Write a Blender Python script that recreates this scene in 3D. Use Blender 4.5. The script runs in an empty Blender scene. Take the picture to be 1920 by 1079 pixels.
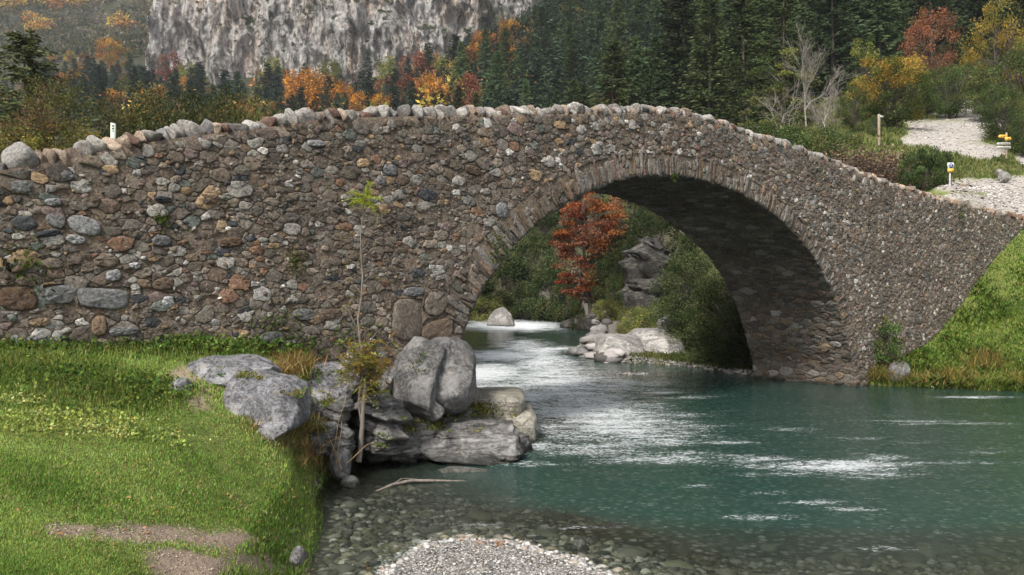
import bpy, math, random
import numpy as np
from mathutils import Vector, Matrix, kdtree

SC = bpy.context.scene
COL = SC.collection
R = math.radians

# ------------------------------------------------------------------ camera, sky, sun, exposure
HAZE = 0.00020
CAM_H = 2.8            # metres above the river
FPX = 1600.0           # focal length in pixels of the 1920 px wide photograph
HOR = 540.0
cam_d = bpy.data.cameras.new("camera")
cam_d.sensor_width = 36.0
cam_d.lens = 36.0 * FPX / 1920.0
cam_d.clip_start = 0.1
cam_d.clip_end = 5000.0
cam = bpy.data.objects.new("camera", cam_d)
cam.location = (0, 0, CAM_H)
cam.rotation_euler = (R(90), 0, 0)
COL.objects.link(cam)
SC.camera = cam

SUN_EL, SUN_AZ = R(46), R(207)     # azimuth measured clockwise from +Y; sun stands behind and left of the camera
world = bpy.data.worlds.new("World")
SC.world = world
world.use_nodes = True
wn = world.node_tree.nodes
wn.clear()
wo = wn.new("ShaderNodeOutputWorld")
wb = wn.new("ShaderNodeBackground")
ws = wn.new("ShaderNodeTexSky")
ws.sky_type = 'NISHITA'
ws.sun_disc = False
ws.sun_elevation = SUN_EL
ws.sun_rotation = SUN_AZ
ws.dust_density = 3.0
ws.air_density = 1.0
wh = wn.new("ShaderNodeHueSaturation")
wh.inputs["Saturation"].default_value = 0.22
wb.inputs["Strength"].default_value = 0.125
wl = world.node_tree.links
wl.new(ws.outputs[0], wh.inputs["Color"])
wl.new(wh.outputs[0], wb.inputs["Color"])
wl.new(wb.outputs[0], wo.inputs["Surface"])

sun_d = bpy.data.lights.new("sun", 'SUN')
sun_d.energy = 2.5
sun_d.angle = R(9)
sun_d.color = (1.0, 0.95, 0.87)
sun = bpy.data.objects.new("sun", sun_d)
COL.objects.link(sun)
to_sun = Vector((math.sin(SUN_AZ) * math.cos(SUN_EL), math.cos(SUN_AZ) * math.cos(SUN_EL), math.sin(SUN_EL)))
sun.rotation_euler = to_sun.to_track_quat('Z', 'Y').to_euler()

SC.view_settings.view_transform = 'Standard'
SC.view_settings.look = 'None'
SC.view_settings.gamma = 1
SC.view_settings.exposure = 0.95
SC.render.engine = 'CYCLES'
SC.cycles.use_denoising = True
SC.cycles.max_bounces = 6
SC.cycles.diffuse_bounces = 3
SC.cycles.glossy_bounces = 3
SC.cycles.transparent_max_bounces = 12
SC.cycles.caustics_reflective = False
SC.cycles.caustics_refractive = False

# ------------------------------------------------------------------ small helpers
rng = np.random.default_rng(7)
random.seed(7)

def lin(r, g, b):
    f = lambda c: (c / 255 / 12.92) if c / 255 <= 0.04045 else ((c / 255 + 0.055) / 1.055) ** 2.4
    return (f(r), f(g), f(b))

def tag(o, label=None, cat=None, group=None, kind=None):
    if label: o['label'] = label
    if cat: o['category'] = cat
    if group: o['group'] = group
    if kind: o['kind'] = kind
    return o

def empty(name, loc, rz=0.0, s=1.0):
    o = bpy.data.objects.new(name, None)
    o.empty_display_size = 0.2
    o.location = loc
    o.rotation_euler = (0, 0, rz)
    o.scale = (s, s, s) if not isinstance(s, (tuple, list)) else s
    COL.objects.link(o)
    return o

def hash3(ix, iy, iz):
    n = (ix * 374761393 + iy * 668265263 + iz * 2147483647 * 0 + iz * 974634777) & 0x7fffffff
    n = ((n ^ (n >> 13)) * 1274126177) & 0x7fffffff
    return ((n ^ (n >> 16)) & 0xffffff) / float(0xffffff)

def vnoise(x, y, z=0.0):
    x, y, z = np.broadcast_arrays(np.asarray(x, float), np.asarray(y, float), np.asarray(z, float))
    ix, iy, iz = np.floor(x).astype(np.int64), np.floor(y).astype(np.int64), np.floor(z).astype(np.int64)
    fx, fy, fz = x - ix, y - iy, z - iz
    fx, fy, fz = fx * fx * (3 - 2 * fx), fy * fy * (3 - 2 * fy), fz * fz * (3 - 2 * fz)
    out = 0
    for dx in (0, 1):
        for dy in (0, 1):
            for dz in (0, 1):
                w = (fx if dx else 1 - fx) * (fy if dy else 1 - fy) * (fz if dz else 1 - fz)
                out = out + w * hash3(ix + dx, iy + dy, iz + dz)
    return out * 2 - 1

def fbm(x, y, z=0.0, o=4, ridge=False):
    a, s, out = 1.0, 0.0, 0
    for k in range(o):
        n = vnoise(x * 2 ** k + 17.3 * k, y * 2 ** k - 9.1 * k, np.asarray(z) * 2 ** k + 3.7 * k)
        if ridge: n = 1 - 2 * np.abs(n)
        out = out + a * n
        s += a
        a *= 0.5
    return out / s

def sstep(a, b, x):
    t = np.clip((x - a) / (b - a), 0, 1)
    return t * t * (3 - 2 * t)

def mesh(name, V, F, mat, parent=None, col=None, smooth=False, attrs=None, link=True, loc=None):
    """V (n,3); F list of (m,k) index arrays; col (n,3)."""
    if not isinstance(F, (list, tuple)): F = [F]
    F = [np.asarray(f, np.int64) for f in F if len(f)]
    me = bpy.data.meshes.new(name)
    V = np.asarray(V, np.float32)
    me.vertices.add(len(V))
    me.vertices.foreach_set("co", V.ravel())
    nl = sum(f.size for f in F)
    npoly = sum(len(f) for f in F)
    me.loops.add(nl)
    me.polygons.add(npoly)
    me.loops.foreach_set("vertex_index", np.concatenate([f.ravel() for f in F]).astype(np.int32))
    st, p = [], 0
    for f in F:
        st.append(p + np.arange(len(f)) * f.shape[1])
        p += f.size
    me.polygons.foreach_set("loop_start", np.concatenate(st).astype(np.int32))
    if smooth:
        me.polygons.foreach_set("use_smooth", np.ones(npoly, bool))
    me.update(calc_edges=True)
    if col is not None:
        a = me.color_attributes.new("Col", 'FLOAT_COLOR', 'POINT')
        c = np.ones((len(V), 4), np.float32)
        c[:, :3] = col
        a.data.foreach_set("color", c.ravel())
    for k, v in (attrs or {}).items():
        a = me.attributes.new(k, 'FLOAT', 'POINT')
        a.data.foreach_set("value", np.asarray(v, np.float32).ravel())
    if mat: me.materials.append(mat)
    if not link: return me
    o = bpy.data.objects.new(name, me)
    if parent: o.parent = parent
    if loc is not None: o.location = loc
    COL.objects.link(o)
    return o

class Acc:
    def __init__(s): s.V, s.F, s.C, s.n = [], {}, [], 0
    def add(s, V, F, C=None):
        V = np.asarray(V, float)
        for f in (F if isinstance(F, (list, tuple)) else [F]):
            f = np.asarray(f)
            if len(f): s.F.setdefault(f.shape[1], []).append(f + s.n)
        s.V.append(V)
        if C is not None: s.C.append(np.broadcast_to(np.asarray(C, float), (len(V), 3)))
        s.n += len(V)
    def build(s, name, mat, parent=None, **k):
        if not s.V: return None
        return mesh(name, np.concatenate(s.V), [np.concatenate(f) for f in s.F.values()], mat, parent,
                    col=np.concatenate(s.C) if s.C else None, **k)

def grid_faces(nr, nc, off=0):
    i = np.arange(nr - 1)[:, None] * nc + np.arange(nc - 1)[None, :] + off
    i = i.ravel()
    return np.stack([i, i + 1, i + nc + 1, i + nc], 1)

def tube(acc, P, rad, n=6, C=(1, 1, 1)):
    P = np.asarray(P, float)
    m = len(P)
    T = np.gradient(P, axis=0)
    T /= np.linalg.norm(T, axis=1)[:, None] + 1e-9
    ref = np.where(np.abs(T[:, 2:3]) > 0.9, np.array([[1., 0, 0]]), np.array([[0, 0, 1.]]))
    A = np.cross(T, ref); A /= np.linalg.norm(A, axis=1)[:, None] + 1e-9
    B = np.cross(T, A)
    th = np.linspace(0, 2 * np.pi, n, endpoint=False)
    rad = np.broadcast_to(np.asarray(rad, float), (m,))
    V = P[:, None] + rad[:, None, None] * (np.cos(th)[None, :, None] * A[:, None] + np.sin(th)[None, :, None] * B[:, None])
    j = np.arange(n); jn = (j + 1) % n
    f = np.concatenate([np.stack([i * n + j, i * n + jn, (i + 1) * n + jn, (i + 1) * n + j], 1) for i in range(m - 1)])
    acc.add(V.reshape(-1, 3), [f], C)

# ------------------------------------------------------------------ materials
def newmat(name):
    m = bpy.data.materials.new(name)
    m.use_nodes = True
    nt = m.node_tree
    nt.nodes.clear()
    return m, nt, nt.nodes, nt.links

class N:
    """terse node builder"""
    def __init__(s, name):
        s.m, s.nt, s.n, s.l = newmat(name)
        s.out = s.n.new("ShaderNodeOutputMaterial")
    def new(s, t, **k):
        x = s.n.new(t)
        for a, b in k.items(): setattr(x, a, b)
        return x
    def set(s, sock, v):
        if isinstance(v, bpy.types.NodeSocket): s.l.new(v, sock)
        elif isinstance(v, (tuple, list)) and len(v) == 3 and sock.type == 'RGBA': sock.default_value = (*v, 1)
        else: sock.default_value = v
    def attr(s, name, out="Color"):
        a = s.new("ShaderNodeAttribute"); a.attribute_name = name
        return a.outputs[out]
    def coords(s, kind="Object", scale=(1, 1, 1), rot=(0, 0, 0)):
        t = s.new("ShaderNodeTexCoord"); mp = s.new("ShaderNodeMapping")
        mp.inputs["Scale"].default_value = scale
        mp.inputs["Rotation"].default_value = rot
        s.l.new(t.outputs[kind], mp.inputs[0])
        return mp.outputs[0]
    def noise(s, vec, scale=5, detail=4, rough=0.55, dist=0.0, out="Fac"):
        x = s.new("ShaderNodeTexNoise")
        s.l.new(vec, x.inputs["Vector"])
        for a, b in (("Scale", scale), ("Detail", detail), ("Roughness", rough), ("Distortion", dist)): x.inputs[a].default_value = b
        return x.outputs[out]
    def vor(s, vec, scale=5, feature='F1', out="Distance", rand=1.0):
        x = s.new("ShaderNodeTexVoronoi"); x.feature = feature
        s.l.new(vec, x.inputs["Vector"])
        x.inputs["Scale"].default_value = scale
        x.inputs["Randomness"].default_value = rand
        return x.outputs[out]
    def ramp(s, f, stops, interp='LINEAR'):
        x = s.new("ShaderNodeValToRGB"); r = x.color_ramp; r.interpolation = interp
        s.set(x.inputs[0], f)
        while len(r.elements) < len(stops): r.elements.new(0.5)
        for e, (p, c) in zip(r.elements, stops):
            e.position = p
            e.color = (*c, 1) if isinstance(c, (tuple, list)) else (c, c, c, 1)
        return x.outputs[0]
    def mix(s, f, a, b, mode='MIX'):
        x = s.new("ShaderNodeMix"); x.data_type = 'RGBA'; x.blend_type = mode
        s.set(x.inputs[0], f); s.set(x.inputs[6], a); s.set(x.inputs[7], b)
        return x.outputs[2]
    def math(s, op, a, b=0.0, c=0.0, clamp=False):
        x = s.new("ShaderNodeMath"); x.operation = op; x.use_clamp = clamp
        s.set(x.inputs[0], a); s.set(x.inputs[1], b); s.set(x.inputs[2], c)
        return x.outputs[0]
    def bump(s, h, strength=0.5, dist=0.02, normal=None):
        x = s.new("ShaderNodeBump")
        s.set(x.inputs["Height"], h); x.inputs["Strength"].default_value = strength; x.inputs["Distance"].default_value = dist
        if normal is not None: s.l.new(normal, x.inputs["Normal"])
        return x.outputs[0]
    def rand(s):
        return s.new("ShaderNodeObjectInfo").outputs["Random"]
    def bsdf(s, color, rough=0.9, normal=None, spec=0.3):
        b = s.new("ShaderNodeBsdfPrincipled")
        s.set(b.inputs["Base Color"], color); s.set(b.inputs["Roughness"], rough)
        s.set(b.inputs["Specular IOR Level"], spec)
        if normal is not None: s.l.new(normal, b.inputs["Normal"])
        return b.outputs[0]
    def done(s, shader):
        s.l.new(shader, s.out.inputs[0])
        return s.m

def mat_leaf(name, hue_var=0.012, val=(0.6, 1.4), transl=0.3):
    n = N(name)
    c = n.attr("Col")
    h = n.new("ShaderNodeHueSaturation")
    r = n.rand()
    n.set(h.inputs["Hue"], n.math('MULTIPLY_ADD', r, hue_var, 0.5 - hue_var / 2))
    n.set(h.inputs["Value"], n.math('MULTIPLY_ADD', r, val[1] - val[0], val[0]))
    n.l.new(c, h.inputs["Color"])
    d = n.new("ShaderNodeBsdfDiffuse"); n.l.new(h.outputs[0], d.inputs[0])
    t = n.new("ShaderNodeBsdfTranslucent"); n.l.new(h.outputs[0], t.inputs[0])
    m = n.new("ShaderNodeMixShader"); m.inputs[0].default_value = transl
    n.l.new(d.outputs[0], m.inputs[1]); n.l.new(t.outputs[0], m.inputs[2])
    return n.done(m.outputs[0])

def mat_bark(name, c1, c2):
    n = N(name)
    v = n.coords("Object", (6, 6, 1.5))
    f = n.noise(v, 3, 5, 0.65)
    col = n.ramp(f, [(0.3, c1), (0.7, c2)])
    return n.done(n.bsdf(col, 0.95, n.bump(f, 0.6, 0.02)))

M = {}
M['leaf'] = mat_leaf("foliage leaves")
M['leaf_near'] = mat_leaf("near leaves", 0.0, (1, 1), 0.35)
M['needle'] = mat_leaf("conifer needles", 0.025, (0.5, 1.45), 0.15)
M['bark'] = mat_bark("bark", (0.035, 0.028, 0.022), (0.12, 0.10, 0.085))
M['pale_bark'] = mat_bark("pale bark", (0.16, 0.14, 0.12), (0.42, 0.38, 0.34))
M['sap_bark'] = mat_bark("sapling bark", (0.09, 0.08, 0.07), (0.24, 0.20, 0.17))

# wall stones: colour per stone from the attribute, with grain, stain and lichen
n = N("wall stone")
v = n.coords("Object")
c = n.attr("Col")
g1 = n.noise(v, 22, 6, 0.7)
g2 = n.noise(v, 90, 3, 0.7)
g3 = n.noise(v, 0.9, 4, 0.6)
cc = n.mix(1.0, c, n.ramp(g1, [(0.28, 0.38), (0.5, 0.95), (0.75, 1.75)]), 'MULTIPLY')
cc = n.mix(1.0, cc, n.ramp(g2, [(0.3, 0.65), (0.7, 1.35)]), 'MULTIPLY')
cc = n.mix(1.0, cc, n.ramp(g3, [(0.3, 0.68), (0.62, 1.12)]), 'MULTIPLY')
li = n.ramp(n.noise(v, 7, 6, 0.75), [(0.57, 0.0), (0.66, 0.6)])
cc = n.mix(li, cc, (0.30, 0.285, 0.255))
moss = n.ramp(n.noise(v, 1.6, 5, 0.7), [(0.60, 0.0), (0.74, 0.5)])
cc = n.mix(moss, cc, (0.075, 0.075, 0.03))
def wetline(n, col, z1=0.16):
    g = n.new("ShaderNodeNewGeometry"); s_ = n.new("ShaderNodeSeparateXYZ"); n.l.new(g.outputs["Position"], s_.inputs[0])
    zz = n.math('ADD', s_.outputs[2], n.math('MULTIPLY', n.noise(g.outputs["Position"], 5, 4, .7), .12))
    return n.mix(1.0, col, n.ramp(n.math('MULTIPLY', zz, 2.0), [(0.06 + z1 * .9, (0.34, 0.35, 0.33)), (0.10 + z1 * 1.9, (1, 1, 1))]), 'MULTIPLY')
cc = wetline(n, cc)
b1 = n.bump(g1, 1.0, 0.045)
b2 = n.bump(g2, 0.9, 0.010, b1)
M['stone'] = n.done(n.bsdf(cc, 0.9, b2))

n = N("lime mortar")
v = n.coords("Object")
g1 = n.noise(v, 14, 8, 0.75)
g2 = n.noise(v, 1.3, 5, 0.6)
vs = n.vor(v, 26, 'F1', "Distance")
vc = n.vor(v, 26, 'F1', "Color")
col = n.ramp(g1, [(0.3, (0.045, 0.035, 0.026)), (0.52, (0.150, 0.115, 0.085)), (0.75, (0.29, 0.235, 0.185))])
col = n.mix(1.0, col, n.ramp(g2, [(0.3, 0.62), (0.7, 1.25)]), 'MULTIPLY')
peb = n.ramp(vs, [(0.22, 0.55), (0.36, 0.0)])
col = n.mix(peb, col, n.mix(0.75, vc, (0.19, 0.16, 0.135)))
b = n.bump(g1, 1.0, 0.04)
b = n.bump(vs, 0.8, -0.012, b)
M['mortar'] = n.done(n.bsdf(col, 0.95, b))

def mat_rock(name, c1, c2, c3, strata=0.0, rot=(0.5, 0.3, 0), warm=(0.30, 0.24, 0.17)):
    n = N(name)
    v = n.coords("Object")
    g1 = n.noise(v, 1.8, 8, 0.65, 0.6)
    g2 = n.noise(v, 14, 8, 0.72)
    sv = n.coords("Object", (1, 1, 7), rot)
    g3 = n.noise(sv, 3.2, 6, 0.65, 0.4)
    g4 = n.noise(v, 3.3, 9, 0.8, 2.2)
    col = n.ramp(g1, [(0.3, c1), (0.52, c2), (0.75, c3)])
    col = n.mix(1.0, col, n.ramp(g2, [(0.3, 0.55), (0.52, 1.0), (0.75, 1.35)]), 'MULTIPLY')
    if strata: col = n.mix(strata, col, n.mix(1.0, col, n.ramp(g3, [(0.38, 0.25), (0.5, 1.0), (0.7, 1.5)]), 'MULTIPLY'))
    col = n.mix(n.ramp(n.noise(v, 5, 7, 0.8), [(0.56, 0.0), (0.68, 0.6)]), col, warm)
    col = n.mix(n.ramp(n.noise(v, 9, 6, 0.8, 1.0), [(0.30, 0.75), (0.40, 0.0)]), col, tuple(x * 0.35 for x in c1))
    fis = n.ramp(g4, [(0.485, 1.0), (0.5, 0.0), (0.515, 1.0)])
    fis2 = n.math('MAXIMUM', fis, n.ramp(g1, [(0.5, 0.0), (0.56, 1.0)]))
    col = n.mix(1.0, col, n.ramp(fis2, [(0.0, 0.35), (0.8, 1.0)]), 'MULTIPLY')
    col = wetline(n, col)
    b = n.bump(g2, 0.8, 0.04)
    b = n.bump(fis2, 0.8, 0.04, b)
    b = n.bump(g3, 0.2 + strata, 0.06, b)
    return n.done(n.bsdf(col, 0.85, b))

M['rock_grey'] = mat_rock("grey limestone", (0.09, 0.088, 0.085), (0.20, 0.195, 0.19), (0.32, 0.31, 0.30))
M['rock_boulder'] = mat_rock("dark boulder", (0.075, 0.073, 0.071), (0.165, 0.16, 0.157), (0.26, 0.252, 0.247))
M['rock_lilac'] = mat_rock("lilac grey slab", (0.10, 0.099, 0.103), (0.22, 0.217, 0.227), (0.36, 0.355, 0.362), 0.25, (0.2, 0.1, 0))
M['rock_strata'] = mat_rock("layered grey rock", (0.07, 0.068, 0.068), (0.17, 0.165, 0.16), (0.33, 0.32, 0.31), 0.8, (0.25, -0.2, 0))
M['rock_pale'] = mat_rock("pale river rock", (0.19, 0.18, 0.17), (0.33, 0.315, 0.295), (0.46, 0.44, 0.41), 0.3, (0.3, 0, 0), (0.42, 0.34, 0.28))
M['rock_tan'] = mat_rock("tan flat rock", (0.20, 0.185, 0.15), (0.29, 0.27, 0.225), (0.38, 0.36, 0.31), 0.3, (0.1, 0, 0), (0.22, 0.21, 0.14))
M['rock_dark'] = mat_rock("dark wet rock", (0.025, 0.025, 0.022), (0.07, 0.065, 0.058), (0.15, 0.135, 0.12), 0.9, (0, 0, 0), (0.10, 0.09, 0.06))

# ------------------------------------------------------------------ land shape
def P(px, py, Y):          # point at depth Y seen at pixel px, py of the photograph
    return ((px - 960) / FPX * Y, Y, CAM_H + (HOR - py) / FPX * Y)
def W(px, py):             # point of the water plane
    Y = FPX * CAM_H / (py - HOR)
    return ((px - 960) / FPX * Y, Y)

RIVER = [(-1.2, -30), (-1.25, 0), (-1.5, 5)] + [W(575, 1079), W(600, 1020), W(612, 970), W(612, 930), W(628, 900), W(645, 872), W(690, 866),
         W(800, 862), W(900, 860), W(955, 852), W(985, 840), W(1008, 822), (0.35, 16.3), (-0.5, 16.2), (-1.25, 16.1)] + \
        [(-3.0, 18.3), (-3.4, 21.5), (-3.6, 27), (-4.2, 36), (-4.6, 50), (-5, 62), (-12, 72), (-30, 80), (-60, 84), (-60, 92), (-25, 88), (-8, 82), (1, 78),
         W(1060, 602), W(1088, 618), W(1100, 640), W(1060, 662), W(1120, 682), W(1200, 684), W(1290, 692), W(1340, 702), (7.35, 26.6)] + \
        [(8.2, 25.6), (9.7, 24.4), W(1615, 727), W(1690, 728), W(1800, 733), W(1925, 738), (20, 20.5), (34, 15), (80, -5), (80, -30)]
RIV = np.array(RIVER, float)

def sdist(X, Y, poly=RIV):
    X = np.asarray(X, float); Y = np.asarray(Y, float)
    d = np.full(X.shape, 1e9); ins = np.zeros(X.shape, bool)
    m = len(poly)
    for i in range(m):
        x1, y1 = poly[i]; x2, y2 = poly[(i + 1) % m]
        ex, ey = x2 - x1, y2 - y1
        t = np.clip(((X - x1) * ex + (Y - y1) * ey) / (ex * ex + ey * ey + 1e-12), 0, 1)
        d = np.minimum(d, np.hypot(X - x1 - t * ex, Y - y1 - t * ey))
        c = ((y1 > Y) != (y2 > Y)) & (X < (x2 - x1) * (Y - y1) / (y2 - y1 + 1e-12) + x1)
        ins ^= c
    return np.where(ins, -d, d)

CTRL = [  # px, py, depth
 (0,645,10.7),(0,700,9.4),(0,790,7.8),(0,900,6.2),(0,1079,4.5),(-300,645,9),(-300,900,5.6),(-300,1079,4.0),(-700,700,7),(-700,560,30),
 (300,645,11.9),(300,700,10.9),(300,800,9.3),(300,900,7.9),(300,1000,6.6),(300,1079,5.7),
 (150,645,11.3),(150,790,8.6),(150,1000,5.8),
 (500,648,12.9),(500,700,12.1),(500,790,11.0),(500,900,9.6),(500,1000,8.1),(500,1079,7.0),
 (580,720,12.75),(600,800,12.4),(560,850,11.2),(640,720,13.4),(590,900,11.2),(600,960,9.6),(590,1040,8.1),(570,1079,7.3),(640,850,12.8),(620,760,12.7),
 (640,650,13.8),(700,760,13.4),(760,780,14.2),(760,650,14.7),(860,660,15.6),(850,780,15.0),(900,800,15.0),(980,800,15.8),(930,760,16.0),(700,850,13.8),
 (870,600,19),(850,580,24),(820,570,40),(800,560,60),
 (1781,372,31),(1920,408,33),(1920,352,38),(1910,322,42),(1885,302,46),(1700,290,46),(1650,262,49),(1560,268,50),(1760,232,60),(1850,205,66),(1700,180,78),
 (1500,200,85),(1500,60,150),(1900,60,125),(1900,-250,240),(1500,-200,260),(2300,330,40),(2300,0,140),(2300,500,20),(2300,-300,260),
 (1300,215,90),(1300,310,75),(1150,590,62),(1200,575,46),(1220,400,72),(1080,585,68),(1080,420,88),(1000,520,86),(920,550,86),(920,420,120),(1000,200,170),(1200,100,180),
 (1100,0,270),(1300,-60,270),(1300,-300,420),(1000,-60,400),
 (1700,690,25.3),(1640,700,25),(1920,725,23.8),(1800,700,24.9),(1920,600,26.5),(1800,600,28),(1920,450,31.5),(1850,530,29.5),(1880,480,30.5),(1750,640,27),(2200,650,22),(2200,450,27),
 (1430,690,28),(1350,690,30),(1290,680,31),(1480,610,33),(1600,470,36),(1400,600,38),(1700,400,38),
 (900,108,335),(960,88,345),(1000,66,345),(850,122,335),(700,330,125),(400,500,60),(0,480,40),(500,520,40),(700,540,40),(300,400,110),(0,300,120),(-600,300,120),(-600,100,300),
 (600,250,220),(600,160,340),(800,170,320),(300,215,240),(100,225,250),(300,110,390),(100,110,420),(0,40,560),(200,20,620),(0,-200,800),(600,-300,800),(1000,-400,800),(-600,-200,800),
 (2300,-400,800),(1700,-450,700)]
def uv_of(X, Y):
    Yc = np.clip(Y, 4.0, 900)
    px = np.clip(960 + FPX * X / Yc, -900, 2700)
    return (px - 960) / 600.0, np.log(Yc) * 2.2
_c = np.array(CTRL, float)
_U = np.stack([(_c[:, 0] - 960) / 600.0, np.log(_c[:, 2]) * 2.2], 1)
def _phi(r2): return 0.5 * r2 * np.log(r2 + 1e-12)
_n = len(_U)
_A = np.zeros((_n + 3, _n + 3))
_A[:_n, :_n] = _phi(((_U[:, None] - _U[None]) ** 2).sum(2)) + np.eye(_n) * 1e-3
_A[:_n, _n] = 1; _A[:_n, _n + 1:] = _U
_A[_n, :_n] = 1; _A[_n + 1:, :_n] = _U.T
_w = np.linalg.solve(_A, np.concatenate([(HOR - _c[:, 1]) / FPX, [0, 0, 0]]))
def land_raw(X, Y):
    u, v = uv_of(X, Y)
    e = _w[_n] + _w[_n + 1] * u + _w[_n + 2] * v
    for i in range(_n):
        e = e + _w[i] * _phi((u - _U[i, 0]) ** 2 + (v - _U[i, 1]) ** 2)
    return CAM_H + e * np.clip(Y, 4.0, 900)

# gravel bar in the shallows in front of the camera
BAR = np.array([W(870, 1012), W(800, 1022), W(745, 1050), W(715, 1079), (-1.15, 6.5), (-1.1, 2), (-1, -30), (3, -30), (1.9, 2), (1.6, 6.5), W(1150, 1079), W(1040, 1040), W(960, 1020)])

def terrain(X, Y):
    d = sdist(X, Y)
    L = land_raw(X, Y)
    amp = np.clip(Y * 0.006, 0.03, 2.5)
    L = L + amp * fbm(X / (0.6 + Y * 0.05), Y / (0.6 + Y * 0.05), 0, 4)
    L = np.maximum(L, 0.12)
    bw = np.where(Y < 14, 0.55, np.clip(Y * 0.03, 0.6, 4))
    w = sstep(-0.05, 1.0, d / bw)
    bed = -(0.08 + 0.06 * np.clip(-d, 0, 3))
    deep = np.exp(-(((X - 4.8) / 5.2) ** 2 + ((Y - 13.6) / 3.0) ** 2) ** 1.3)
    bed = bed - 1.3 * deep
    near = sstep(9.3, 12.5, Y - 0.05 * np.abs(X - 1)) * sstep(0.0, 3.0, X)
    bed = bed - 0.45 * near - 0.05 * sstep(-1, 4, X)
    bed = bed - 0.5 * sstep(16, 24, Y)
    db = sdist(X, Y, BAR)
    bar = np.interp(db, [-3.0, -0.9, 0, 0.6, 1.6], [0.22, 0.13, 0.0, -0.10, -0.3])
    bed = np.where(db < 1.4, np.maximum(bed, bar), bed)
    shoal = np.exp(-(((X - 3.9) / 1.6) ** 2 + ((Y - 27.6) / 0.9) ** 2))
    bed = np.maximum(bed, -0.03 - 0.6 * (1 - shoal)) if True else bed
    bed = np.where((shoal > 0.9), -0.01, bed)
    L = L - 0.13 * np.exp(-(((X + 2.15) / .42) ** 2 + ((Y - 5.75) / .45) ** 2) ** 2)
    bed = bed + 0.02 * fbm(X * 2.5, Y * 2.5, 1.0, 3)
    return bed * (1 - w) + L * w, d

NR1, NC = 330, 520
rows = np.concatenate([np.linspace(-6, 3.8, 12), np.linspace(4, 34, NR1), 34 * np.exp(np.linspace(0.006, math.log(900 / 34), 150))])
tans = np.sinh(np.linspace(-1.6, 1.6, NC)) / np.sinh(1.6) * 1.25
GY = np.repeat(rows[:, None], NC, 1)
GX = tans[None, :] * (GY + 8)
GZ, GD = terrain(GX, GY)
def _gi(X, Y):
    X = np.asarray(X, float); Y = np.asarray(Y, float)
    r = np.interp(Y, rows, np.arange(len(rows)))
    c = np.interp(X / (Y + 8), tans, np.arange(NC))
    return r, c
def bil(G, X, Y):
    r, c = _gi(X, Y)
    r0 = np.clip(r.astype(int), 0, len(rows) - 2); c0 = np.clip(c.astype(int), 0, NC - 2)
    fr, fc = r - r0, c - c0
    return (G[r0, c0] * (1 - fr) * (1 - fc) + G[r0 + 1, c0] * fr * (1 - fc) + G[r0, c0 + 1] * (1 - fr) * fc + G[r0 + 1, c0 + 1] * fr * fc)
def hgt(X, Y): return bil(GZ, X, Y)
def pix(X, Y, Z):
    return 960 + FPX * X / np.maximum(Y, .1), HOR - FPX * (Z - CAM_H) / np.maximum(Y, .1)
def on_ground(px, py, lo=4.2, hi=120):
    """nearest ground point seen at a pixel"""
    Ys = np.exp(np.linspace(math.log(lo), math.log(hi), 900))
    X = (px - 960) / FPX * Ys
    Z = hgt(X, Ys)
    yy = HOR - FPX * (Z - CAM_H) / Ys
    k = np.argmax(yy <= py)
    return float(X[k]), float(Ys[k]), float(Z[k])

# ground attributes
GPX, GPY = pix(GX, GY, GZ)
def ell(px, py, cx, cy, rx, ry):
    return np.exp(-(((px - cx) / rx) ** 2 + ((py - cy) / ry) ** 2) ** 1.5)
wob = fbm(GX * 1.3, GY * 1.3, 5, 4)
dirt = np.zeros_like(GX)
for e in [(250,998,200,24),(420,1012,110,20),(370,1062,90,34),(330,1040,60,12),(470,1050,60,14),(640,890,10,8),(380,745,40,30),(350,700,60,25),(560,1000,25,10),(510,1068,60,10),(150,990,70,10)]:
    dirt = np.maximum(dirt, ell(GPX, GPY, *e))
dirt *= (GY < 13)
DIRT = np.clip(sstep(0.2, 0.95, dirt + 0.75 * wob * (dirt > .03) + 0.35 * fbm(GX * 6, GY * 6, 2, 3) * (dirt > .1)), 0, 1)
path = np.zeros_like(GX)
for e in [(1850,212,95,28),(1780,250,95,26),(1740,262,50,14),(1840,285,55,16),(1790,275,50,14),(1890,385,95,30),(1850,350,100,16),(1900,345,60,12),(1800,345,40,10),(1960,300,60,30),(1810,370,40,10)]:
    path = np.maximum(path, ell(GPX, GPY, *e))
path *= (GY > 29) & (GY < 110)
PATH = sstep(0.3, 0.7, path + 0.55 * fbm(GX * .35, GY * .35, 2, 5))
FOREST = np.maximum(sstep(50, 85, GY + 8 * fbm(GX * .1, GY * .1, 2, 3)), (GPX > 860) * (GPX < 1500) * sstep(26, 29, GY) * .85) * (1 - PATH)
BEDA = 1 - sstep(0.0, 0.25, GZ)
BEDA = np.where(GD > 0.8, 0, np.where(GD < 0.05, 1, BEDA))
BANKROCK = np.maximum(sstep(15.5, 17, GY) * (1 - sstep(1.0, 3.5, GD)), sstep(12.6, 13.2, GY) * sstep(600, 640, GPX) * (GY < 20)) * (GX < 9) * (GD > -.5)

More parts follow.
